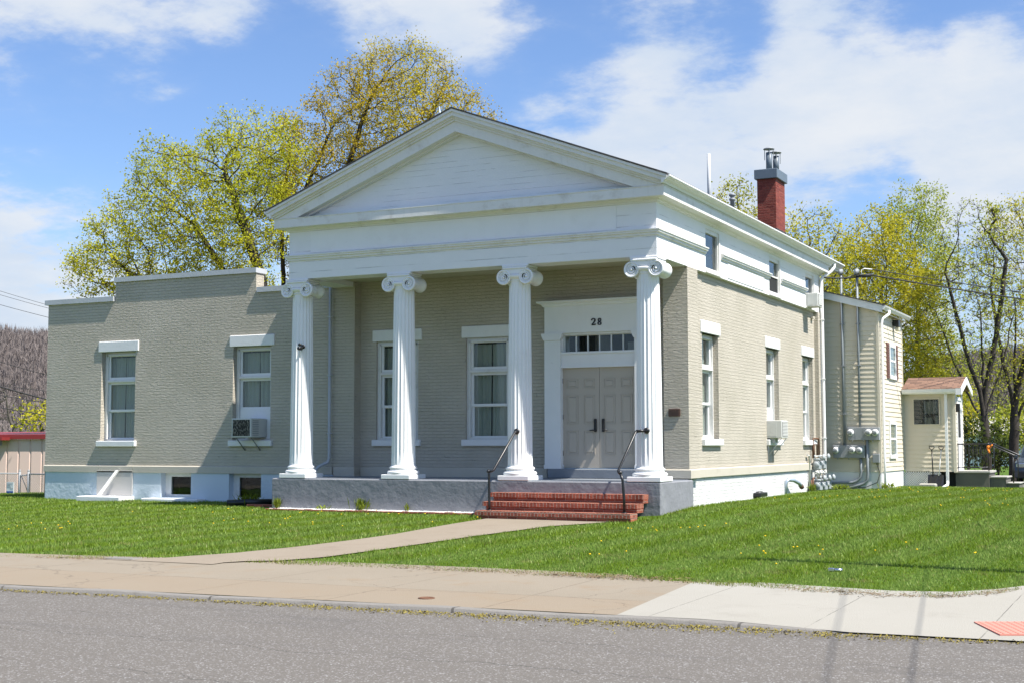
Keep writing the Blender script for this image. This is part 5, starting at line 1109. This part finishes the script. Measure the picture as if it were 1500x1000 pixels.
def handrail(x, xt, label):
    T = empty('handrail', (x, -.8, -.58), label, 'handrail', 'handrails of the brick steps'); r_ = MB()
    r_.tube([(x, -.8, -.583), (x, -.8, -.45), (x-.01, -.8, .14), (x-.005, -.8, .2)], .026, 10); r_.lathe([(.06, 0), (.06, .012), (.03, .02)], (x, -.8, -.583), 'z', 12); r_.build('post', M['black'], T)
    r_ = MB(); r_.tube([(x-.045, -.8, .2), (x+.05, -.8, .21), (x+.08, -.77, .23), (xt, -.02, .99), (xt, .0, 1.0)], .024, 10); r_.lathe([(.03, -.03), (.042, 0), (.03, .03)], (x-.02, -.8, .205), 'x', 10); r_.build('rail', M['black'], T)
    r_ = MB(); r_.tube([(xt, -.01, .995), (xt-.005, .04, 1.01), (xt-.01, .10, 1.02)], .028, 10); r_.lathe([(.062, .115), (.062, .09), (.035, .075)], (xt-.01, 0, 1.02), 'y', 16); r_.lathe([(.02, -.03), (.036, 0), (.02, .03)], (xt, -.01, .995), 'y', 10); r_.build('flange', M['black'], T)
handrail(-3.39, -3.20, 'black pipe handrail on the left of the brick steps, bolted to a column')
T = empty('handrail', (-.47, -.8, -.58), 'black pipe handrail on the right of the brick steps with a slightly bent post', 'handrail', 'handrails of the brick steps')
r_ = MB(); r_.tube([(-.455, -.8, -.583), (-.46, -.8, -.3), (-.475, -.8, -.1), (-.485, -.8, .05), (-.53, -.8, .18)], .028, 10); r_.lathe([(.06, 0), (.06, .012), (.03, .02)], (-.455, -.8, -.583), 'z', 12); r_.build('post', M['black'], T)
r_ = MB(); r_.tube([(-.50, -.8, .2), (-.57, -.79, .20), (-.60, -.76, .22), (-.50, -.03, 1.0), (-.48, -.0, 1.01)], .024, 10); r_.lathe([(.03, -.03), (.042, 0), (.03, .03)], (-.54, -.8, .2), 'x', 10); r_.build('rail', M['black'], T)
r_ = MB(); r_.tube([(-.50, -.03, 1.0), (-.40, .02, 1.015), (-.34, .10, 1.02)], .028, 10); r_.lathe([(.062, .115), (.062, .09), (.035, .07)], (-.32, 0, 1.02), 'y', 16); r_.lathe([(.02, -.03), (.036, 0), (.02, .03)], (-.48, 0, 1.008), 'x', 10); r_.build('flange', M['black'], T)
p = MB(); p.bbox(-16.45, -15.24, 1.955, 1.98, -.55, .075, .004); p.box(-16.45, -15.24, 1.94, 1.98, .0755, .09); tag(p.build('cover_panel', M['tanpanel']), 'flat taupe panel covering the first basement opening of the wing', 'panel')
p = MB(); p.bbox(-16.62, -15.17, 1.45, 1.98, -.95, -.565, .015); p.bbox(-16.62, -15.17, 1.40, 1.45, -.95, -.572, .01); tag(p.build('window_well_kerb', M['stone_lintel']), 'low white slab kerb on the grass below the taupe panel', 'kerb slab')
p = MB(); p.bbox(-14.65, -12.85, 1.62, 1.97, -.9, -.60, .015); tag(p.build('window_well_kerb', M['stone_lintel']), 'low white slab kerb under the basement window of the wing', 'kerb slab')
p = MB(); p.box(-16.0, -15.91, 1.5, 1.56, -.56, .10); o = p.build('white_plank', M['wood'])
for v in o.data.vertices: k = (v.co.z+.56)/.66; v.co.x += -.02+.30*k; v.co.y += .36*k; v.co.z -= .0
tag(o, 'white plank leaning on the taupe basement panel', 'plank')
p = MB(); p.tube([(-11.05, .55, -.62), (-10.6, .75, -.60), (-10.1, 1.1, -.60)], .075, 14); tag(p.build('drain_pipe', M['black']), 'short black drain pipe lying in the grass left of the porch', 'pipe')
p = MB(); p.bbox(-10.35, -9.5, .35, .55, -.72, -.625, .01); tag(p.build('paver', M['stepside']), 'reddish pavers in the grass at the left end of the porch', 'pavers')
def weeds(name, label, x, y, n, r, h, cat='plant', mt=None):
    k = np.arange(n); a = RNG.uniform(0, 6.28, n); px = x+RNG.normal(0, r*.4, n); py = y+RNG.normal(0, r*.3, n); z = gz(px, py)
    L = h*RNG.uniform(.5, 1.1, n); ln = r*RNG.uniform(.2, 1, n); s = RNG.uniform(.008, .02, n)
    b = np.stack([px, py, z], 1); tp = b+np.stack([np.cos(a)*ln, np.sin(a)*ln, L], 1); md = (b+tp)/2+np.stack([0*a, 0*a, L*.15], 1); w_ = np.stack([-np.sin(a)*s, np.cos(a)*s, 0*a], 1)
    v = np.stack([b, md-w_, tp, md+w_], 1).reshape(-1, 3); o = np_mesh(name, v, np.arange(4*n).reshape(n, 4), mt or M['weed']); tag(o, label, cat); return o
weeds('weed_clump', 'leafy pale plant growing over the black drain pipe', -10.75, .95, 160, .30, .28)
weeds('weed_clump', 'weed tuft at the left corner of the grey porch face', -9.15, -.1, 50, .10, .26); weeds('weed_clump', 'taller weed tuft at mid left of the grey porch face', -6.9, -.1, 60, .2, .30); weeds('weed_clump', 'tiny weed between two columns at the porch foot', -7.9, -.1, 20, .2, .14); weeds('weed_clump', 'single thin weed right of centre at the porch foot', -5.75, -.1, 12, .06, .2)
weeds('weed_clump', 'grassy weeds by the gas meters and annex foundation', .4, 13.6, 120, .35, .16); weeds('weed_clump', 'weeds around the annex corner downspout', 1.6, 14.35, 70, .25, .2)
weeds('weed_clump', 'weeds where the white side foundation meets the gas meters', -.05, 12.3, 40, .15, .25)
p = MB(); p.lathe([(.075, 0), (.075, .32), (.06, .33)], (-.12, 7.2, -.48), 'y', 14); p.bbox(-.17, .02, 6.95, 7.6, -.54, -.43, .02); tag(p.build('foundation_vent', M['black']), 'black foundation vent cover low on the white side foundation', 'vent')
p = MB(); p.tube([(-.16, 9.9, -.6), (-.14, 9.9, -.25), (-.08, 9.95, -.19), (.0, 10.15, -.20), (.06, 10.45, -.28), (.08, 10.6, -.36)], .05, 12); o = p.build('vent_elbow', M['galv']); tag(o, 'grey elbow pipe coming out of the side foundation', 'pipe')
p = MB(); p.tube([(.075, 10.58, -.35), (.085, 10.68, -.40)], .062, 12); pp = p.build('end_cap', M['rust'], o)
p = MB(); p.box(-.15, -.10, 13.0, 13.2, 4.30, 4.37); tag(p.build('junction_box', M['tan_stone']), 'little tan box under the frieze at the far end of the side wall', 'box')
# boundary stones
p = MB(); p.bbox(2.0, 2.5, 17.2, 17.5, -.8, float(gz(2.2, 17.3))+.10, .03); tag(p.build('step_stone', M['concrete']), 'flat grey stone on the grass before the porch lattice', 'stone')
# pavement fittings
p = MB(); p.lathe([(.09, 0), (.09, .012), (.075, .016), (.07, .006), (.002, .006)], (2.05, -12.82, -.885), 'z', 20); tag(p.build('valve_cover', M['rust']), 'small round iron valve cover set in the tan sidewalk', 'valve cover')
p = MB(); p.bbox(-4.5, -3.95, -10.62, -10.40, -.9, -.842, .008); tag(p.build('box_lid', M['kerb']), 'concrete box lid at the lawn edge where the path meets the sidewalk', 'lid')
def tactile():
    p = MB(); a = Vector((.40, -.92)).normalized(); b = Vector((a.y*-1, a.x)); c = Vector((7.52, -12.22)); W_, L_ = .78, 1.5
    za = lambda q: -.935+.0
    def P3(u, v, h):
        q = c+a*u+b*v; return (q.x, q.y, float(-.917+np.interp(q.y, [-13.3, -8.8], [0, .061]))+h)
    p.add([P3(0, 0, .012), P3(W_, 0, .012), P3(W_, L_, .012), P3(0, L_, .012), P3(0, 0, -.03), P3(W_, 0, -.03), P3(W_, L_, -.03), P3(0, L_, -.03)], [(0, 1, 2, 3), (0, 4, 5, 1), (1, 5, 6, 2), (2, 6, 7, 3), (3, 7, 4, 0)])
    for i in range(12):
        for j in range(23):
            u, v = .04+i*.064, .04+j*.064; x, y, z = P3(u, v, .012); p.lathe([(.012, 0), (.009, .005), (.001, .006)], (x, y, z), 'z', 8)
    tag(p.build('tactile_paving', simple('tactile_red', (.50, .205, .155), .7, .1, 12, dirt=(.4, .2, .15), dirt_amt=.3)), 'salmon red tactile paving tile with raised dots at the corner ramp', 'tactile paving')
tactile()
p = MB(); p.bbox(5.35, 5.43, -8.75, -8.70, float(gz(5.4, -8.7))+.03, float(gz(5.4, -8.7))+.075, .01); p.tube([(5.43, -8.72, float(gz(5.4, -8.7))+.05), (5.52, -8.70, float(gz(5.4, -8.7))+.05)], .022, 8); tag(p.build('litter_can', M['chrome']), 'crumpled bit of silver litter on the lawn near the sidewalk', 'litter')
# ------------------------------------------------------------------ shed, fence and sign on the left
SH = empty('metal_shed', (-27, 10.2, -1), 'low beige ribbed metal shed with red roof trim at the left', 'shed')
w = MB(); x = -46.
while x < -18.5:
    w.prism([(x, 10.0), (x+.36, 10.0), (x+.385, 10.03), (x+.415, 10.03), (x+.44, 10.0), (x+.44, 10.2), (x, 10.2)], 'z', -1.3, .96); x += .44
w.box(-46, -18.5, 10.2, 16, -1.3, .9); w.build('wall', M['tan_metal'], SH)
r = MB(); r.box(-46, -18.4, 9.88, 10.24, .97, 1.11); r.build('roof_trim', M['redtrim'], SH); r = MB(); r.box(-46, -27.85, 9.35, 9.88, .93, 1.04); r.build('canopy', M['redtrim'], SH)
r = MB(); r.prism([(9.9, 1.111), (16.2, 1.25), (16.2, 1.29), (9.9, 1.13)], 'x', -46, -18.4); r.build('roof', M['redtrim'], SH)
r = MB(); r.box(-28.2, -28.05, 9.6, 9.75, .75, .93); r.box(-28.5, -28.4, 9.9, 9.99, -.9, .92); r.build('gutter_spout', M['meter_grey'], SH)
SH.rotation_euler = (0, 0, R(17))
FE = empty('chain_link_fence', (-24, 5.7, -.8), 'low chain link fence with grey posts in front of the beige shed', 'fence')
fy = 5.6
for x in (-34, -31.5, -29, -26.5, -24.6, -22.99, -22.62, -20.2):
    f = MB(); f.tube([(x, fy, -1.2), (x, fy, -.05)], .035, 8); f.lathe([(.035, 0), (.04, .02), (.01, .06)], (x, fy, -.05), 'z', 8); f.build('post', M['meter_grey'], FE)
f = MB(); f.tube([(-34, fy, -.13), (-23.0, fy, -.12)], .022, 6); f.tube([(-23.0, fy, -.19), (-22.62, fy, -.15)], .02, 6); f.tube([(-22.62, fy, -.13), (-19, fy, -.13)], .022, 6); f.tube([(-22.95, fy, -.15), (-22.65, fy, -.65)], .012, 6); f.build('rail', M['meter_grey'], FE)
f = MB()
for i in range(190):
    x = -33.9+i*.08
    for s_ in (1, -1): f.tube([(x, fy+.02*s_, -1.0 if s_ == 1 else -.13), (x+.87, fy+.02*s_, -.13 if s_ == 1 else -1.0)], .0035, 3, cap=False)
f.build('wire_mesh', M['meter_grey'], FE, fix=False)
SG = empty('fence_sign', (-23.3, 5.55, -.75), 'small white sign with a blue stripe hung on the chain link fence', 'sign')
s = MB(); s.box(-23.46, -23.16, 5.53, 5.545, -.76, -.38); s.build('board', M['white'], SG); s = MB(); s.box(-23.445, -23.175, 5.524, 5.529, -.735, -.66); s.build('blue_stripe', simple('sign_blue', (.03, .08, .35), .5), SG)
s = MB()
for k, (a, b) in enumerate(((-23.44, -23.2), (-23.45, -23.3), (-23.44, -23.26), (-23.3, -23.2))):
    x = a
    while x < b: s.box(x, x+.018, 5.526, 5.529, -.44-.05*k, -.418-.05*k); x += .03
s.build('lettering', M['meter_grey'], SG)
p = MB(); p.lathe([(.09, 0), (.1, .02), (.1, .18), (.07, .22), (.05, .25)], (-19.0, 2.8, float(gz(-19, 2.8))), 'z', 14); tag(p.build('white_jug', M['white']), 'little white container on the grass at the far left corner of the wing', 'container')
# ------------------------------------------------------------------ utility poles and wires
def pole(x, y, z0, h, r, label):
    T = empty('utility_pole', (x, y, z0), label, 'utility pole', 'utility poles'); p = MB(); p.tube([(x, y, z0), (x, y, z0+h)], [r*1.2, r*.8], 14); p.build('post', M['polewood'], T)
    a = MB(); a.box(x-.9, x+.9, y-.2, y-.1, z0+h-.5, z0+h-.4); a.build('crossarm', M['polewood'], T); return T
def sag(a, b, s, n=14): 
    a, b = Vector(a), Vector(b); return [a.lerp(b, i/n)+Vector((0, 0, -s*4*(i/n)*(1-i/n))) for i in range(n+1)]
def wire(a, b, s, r, label): 
    m_ = MB(); m_.tube(sag(a, b, s), r, 6); tag(m_.build('overhead_wire', M['wire']), label, 'wire', 'overhead wires')
pole(9.75, -7.9, -.95, 9.9, .12, 'round wooden utility pole on the street corner at the right')
wire((9.75, -7.9, 6.55), (14.2, -30, 6.75), .2, .0075, 'thin cable crossing the street from the corner pole, upper one'); wire((9.75, -7.9, 4.85), (13.2, -30, 5.1), .15, .0075, 'thin cable crossing the street from the corner pole, lower one')
# service lines to the annex
wire((1.25, 14.35, 5.63), (9.5, 24, 4.75), .08, .022, 'service cable leaving the annex roof toward the right, thicker lower one'); wire((1.2, 14.45, 5.82), (9.5, 24.5, 5.0), .06, .014, 'thin service cable leaving the annex roof toward the right')
wire((.05, 13.7, 5.55), (1.25, 14.35, 5.63), .05, .022, 'black cable drooping from the eave downspout to the service mast'); 
m_ = MB(); m_.tube([(1.02, 14.3, 5.4), (1.02, 14.3, 5.78), (1.1, 14.35, 5.82), (1.3, 14.45, 5.8)], .016, 6); m_.build('x', M['white']); o = COL.objects['x']; o.name = 'wire_bracket'; tag(o, 'white bent bracket holding the service cables above the annex roof', 'bracket')
m_ = MB(); m_.tube([(1.05, 14.2, 5.58), (1.3, 14.32, 5.62)], .05, 8); m_.tube([(.9, 14.2, 5.72), (1.0, 14.15, 5.62), (1.1, 14.22, 5.58)], .02, 6); m_.tube([(.44, 14.1, 5.72), (.6, 14.05, 5.5), (.85, 14.1, 5.62), (1.1, 14.22, 5.58)], .018, 6); tag(m_.build('cable_splice', M['wire']), 'tangle of black spliced cables between the two service masts', 'cable')
pl = pole(float(spot(60, -95)[0]), float(spot(60, -95)[1]), -1.6, 12, .15, 'wooden utility pole beyond the left edge carrying the hillside wires'); px_, py_, _ = pl.location
for k, (va, vb, r, lb) in enumerate(((395, 470, .010, 'topmost thin wire at the left, against the sky'), (402, 473, .010, 'second thin wire at the left, against the sky'), (418, 485, .012, 'lowest of the wires against the sky at the left'), (500, 570, .016, 'uppermost wire against the hillside at the left'), (548, 580, .014, 'nearly level thin wire against the hillside'), (536, 606, .035, 'thickest black wire against the hillside'), (560, 600, .018, 'thin wire just under the thickest one on the hillside'), (578, 618, .022, 'lowest black wire above the shed roof'))):
    a = spot(60, -95, va); b = spot(66, 160, vb); wire(tuple(a), tuple(b), .12, r, lb)
# ------------------------------------------------------------------ parked car
def car():
    x0, y0, z0 = 3.86, 36.6, -.97; T = empty('parked_car', (x0, y0, z0), 'slate blue sport utility car parked at the right edge facing the street', 'car'); hw = .93
    prof = [(-2.3, .35), (-2.35, .62), (-2.28, .95), (-2.0, 1.02), (-1.15, 1.10), (-.95, 1.12), (2.2, 1.12), (2.3, .9), (2.3, .4), (2.2, .3), (-2.2, .3)]
    b = MB(); n = len(prof)
    secs = [(-1, .90), (-.93, 1.0), (.93, 1.0), (1, .90)]
    vs = []
    for s_, k in secs:
        for (yy, zz) in prof: vs.append((x0+s_*hw, y0+yy*(.985 if abs(s_) == 1 else 1), z0+.65+(zz-.65)*(.93 if abs(s_) == 1 else 1)))
    fs = [tuple(range(n)), tuple(range(4*n-1, 3*n-1, -1))]
    for i in range(3):
        for k in range(n): fs.append((i*n+k, i*n+n+k, i*n+n+(k+1) % n, i*n+(k+1) % n))
    b.add(vs, fs)
    cab = [(-.95, 1.10), (-.25, 1.66), (.3, 1.72), (1.8, 1.66), (2.15, 1.12)]; m_ = len(cab); vs = []
    for s_ in (-1, 1):
        for (yy, zz) in cab: vs.append((x0+s_*(hw-.04-.14*(zz-1.1)/.6), y0+yy, z0+zz))
    b.add(vs, [tuple(range(m_)), tuple(range(2*m_-1, m_-1, -1))]+[(k, m_+k, m_+(k+1) % m_, (k+1) % m_) for k in range(m_)])
    b.build('body', M['carpaint'], T)
    g = MB(); hh = lambda z: hw-.04-.14*(z-1.1)/.6
    g.add([(x0-hh(1.16)+.06, y0-.895, z0+1.16), (x0+hh(1.16)-.06, y0-.895, z0+1.16), (x0+hh(1.6)-.06, y0-.345, z0+1.6), (x0-hh(1.6)+.06, y0-.345, z0+1.6)], [(0, 1, 2, 3)]); g.build('windshield', M['car_glass'], T, fix=False)
    for s_ in (-1, 1):
        g = MB(); q = lambda yy, z: (x0+s_*(hh(z)+.006), y0+yy, z0+z); g.add([q(-.75, 1.18), q(.55, 1.18), q(.55, 1.6), q(-.22, 1.58)], [(0, 1, 2, 3)]); g.add([q(.65, 1.18), q(1.9, 1.18), q(1.7, 1.58), q(.65, 1.6)], [(0, 1, 2, 3)]); g.build('side_window', M['car_glass'], T, fix=False)
        h = MB(); a, c_ = sorted((x0+s_*.52, x0+s_*.86)); h.bbox(a, c_, y0-2.37, y0-2.2, z0+.74, z0+.92, .03); h.build('headlight', M['chrome'], T)
        mi = MB(); a, c_ = sorted((x0+s_*.93, x0+s_*1.12)); mi.bbox(a, c_, y0-.75, y0-.62, z0+1.08, z0+1.24, .03); mi.build('wing_mirror', M['carpaint'], T)
        for yy in (-1.45, 1.4):
            wv = MB(); wv.lathe([(.2, -.11), (.35, -.11), (.37, -.08), (.37, .08), (.35, .11), (.2, .11)], (x0+s_*.82, y0+yy, z0+.37), 'x', 24); wh_ = wv.build('wheel', M['tyre'], T); ri = MB(); ri.lathe([(.02, -.1), (.2, -.105), (.21, 0), (.2, .105), (.02, .1)], (x0+s_*.82, y0+yy, z0+.37), 'x', 16); ri.build('rim', M['chrome'], wh_)
        rr_ = MB(); rr_.tube([(x0+s_*.6, y0-.1, z0+1.73), (x0+s_*.6, y0+1.6, z0+1.73)], .02, 6); rr_.build('roof_rail', M['chrome'], T)
    g = MB(); g.box(x0-.5, x0+.5, y0-2.36, y0-2.3, z0+.72, z0+.9); g.box(x0-.75, x0+.75, y0-2.37, y0-2.3, z0+.38, z0+.55); g.build('grille', M['black'], T)
mt, nt, out = new_mat('car_glass'); t = NT(nt); t.l(t.bsdf((.02, .03, .045), .05, .6), out.inputs[0]); M['car_glass'] = mt
car()
FH = empty('far_house', tuple(spot(120, 1440, 690)), 'low pale house glimpsed through the trees far behind the stoop', 'house'); c = spot(120, 1440, 690)
w = MB(); w.box(c[0]-5, c[0]+6, c[1], c[1]+6, -2, 1.6); w.build('wall', M['white'], FH); r = MB(); r.prism([(c[1]-.4, 1.6), (c[1]+6.4, 1.6), (c[1]+3, 3.2)], 'x', c[0]-5.4, c[0]+6.4); r.build('roof', M['concrete'], FH)
w = MB()
for k in range(4): w.box(c[0]-3.5+2.5*k, c[0]-2.5+2.5*k, c[1]-.03, c[1], -.3, .9)
w.build('window', M['dark'], FH)
# ------------------------------------------------------------------ light
SUN = Vector((.61, -.10, 1.0)).normalized()
sl = bpy.data.lights.new('sun', 'SUN'); so = bpy.data.objects.new('sun', sl); COL.objects.link(so)
sl.energy = 5.0; sl.angle = R(.53); sl.color = (1.0, .955, .89); so.rotation_euler = SUN.to_track_quat('Z', 'Y').to_euler()
W = bpy.data.worlds.new('World'); S.world = W; W.use_nodes = True; nt = W.node_tree; nt.nodes.clear(); t = NT(nt)
out = nt.nodes.new('ShaderNodeOutputWorld'); bg = nt.nodes.new('ShaderNodeBackground'); t.l(bg.outputs[0], out.inputs[0])
sky = t.n('TexSky', sky_type='NISHITA'); sky.sun_disc = False; sky.sun_elevation = math.asin(SUN.z); sky.sun_rotation = math.atan2(SUN.x, SUN.y)
sky.air_density = 1.0; sky.dust_density = .6; sky.ozone_density = 1.3
SKYK = .085
tc = t.n('TexCoord'); d = tc.outputs['Generated']
sp = t.n('SeparateXYZ'); t.l(d, sp.inputs[0])
den = t.math('ADD', t.math('MAXIMUM', sp.outputs[2], 0.), .22)
cx = t.n('CombineXYZ'); t.l(t.math('DIVIDE', sp.outputs[0], den), cx.inputs[0]); t.l(t.math('DIVIDE', sp.outputs[1], den), cx.inputs[1])
wv_ = t.n('Mapping'); t.l(cx.outputs[0], wv_.inputs[0]); wv_.inputs['Location'].default_value = (3.7, 1.9, 0)
n1 = t.noise(wv_.outputs[0], 1.7, 9, .58); n2 = t.noise(wv_.outputs[0], 6.5, 7, .62)
f = t.math('ADD', t.math('MULTIPLY', n1, .55), t.math('MULTIPLY', n2, .45))
def blob(u, v, a0, a1, k):
    b = bearing(u, v); b = b/np.linalg.norm(b); dp = t.n('VectorMath', operation='DOT_PRODUCT'); t.l(d, dp.inputs[0]); dp.inputs[1].default_value = tuple(b)
    return t.ramp(dp.outputs['Value'], math.cos(R(a1)), math.cos(R(a0)), 0, k)
for (u, v, a0, a1, k) in ((1080, 235, 1, 7, .15), (1400, 220, 1, 6, .13), (840, 215, 1, 4, .13), (640, 0, 1, 6, .09), (960, 30, .5, 4, .07), (1230, 70, .5, 4, .09), (700, 40, .5, 3, .06), (150, -10, 1, 7, .17), (420, 0, 1, 5, .08), (0, 370, 1, 8, .15), (420, 380, 1, 8, .06),
                          (240, 180, 2, 10, -.16), (470, 120, 1, 7, -.08), (800, 110, .5, 5, -.10), (1060, 105, .5, 3.4, -.08), (1280, 40, .5, 3.5, -.10), (1250, 315, .5, 4, -.16), (60, 150, 1, 5, -.06)):
    f = t.math('ADD', f, blob(u, v, a0, a1, k))
f = t.math('ADD', t.math('SUBTRACT', f, .05), blob(760, 260, 24, 44, .05))
cl = t.math('ADD', t.math('MULTIPLY', t.ramp(f, .47, .62), .72), t.ramp(f, .40, .70, 0, .24))
shade = t.ramp(t.noise(cx.outputs[0], 2.6, 7, .6), .3, .7)
skyc = t.n('VectorMath', operation='SCALE'); t.l(sky.outputs[0], skyc.inputs[0]); skyc.inputs['Scale'].default_value = SKYK
hz = t.ramp(sp.outputs[2], -.02, .20, .75, 0.)
base = t.mix(1., skyc.outputs[0], (.80, .92, 1.13), 'MULTIPLY')
cloudc = t.mix(shade, (.34, .39, .46), (.44, .455, .475))
colr = t.mix(hz, base, (.30, .385, .50)); colr = t.mix(cl, colr, cloudc)
t.l(colr, bg.inputs[0]); bg.inputs[1].default_value = 1.0
vs_ = S.view_settings; vs_.view_transform = 'Standard'; vs_.look = 'None'; vs_.exposure = .95; vs_.gamma = 1
S.cycles.max_bounces = 6; S.cycles.transparent_max_bounces = 12; S.cycles.diffuse_bounces = 3; S.cycles.caustics_reflective = False; S.cycles.caustics_refractive = False
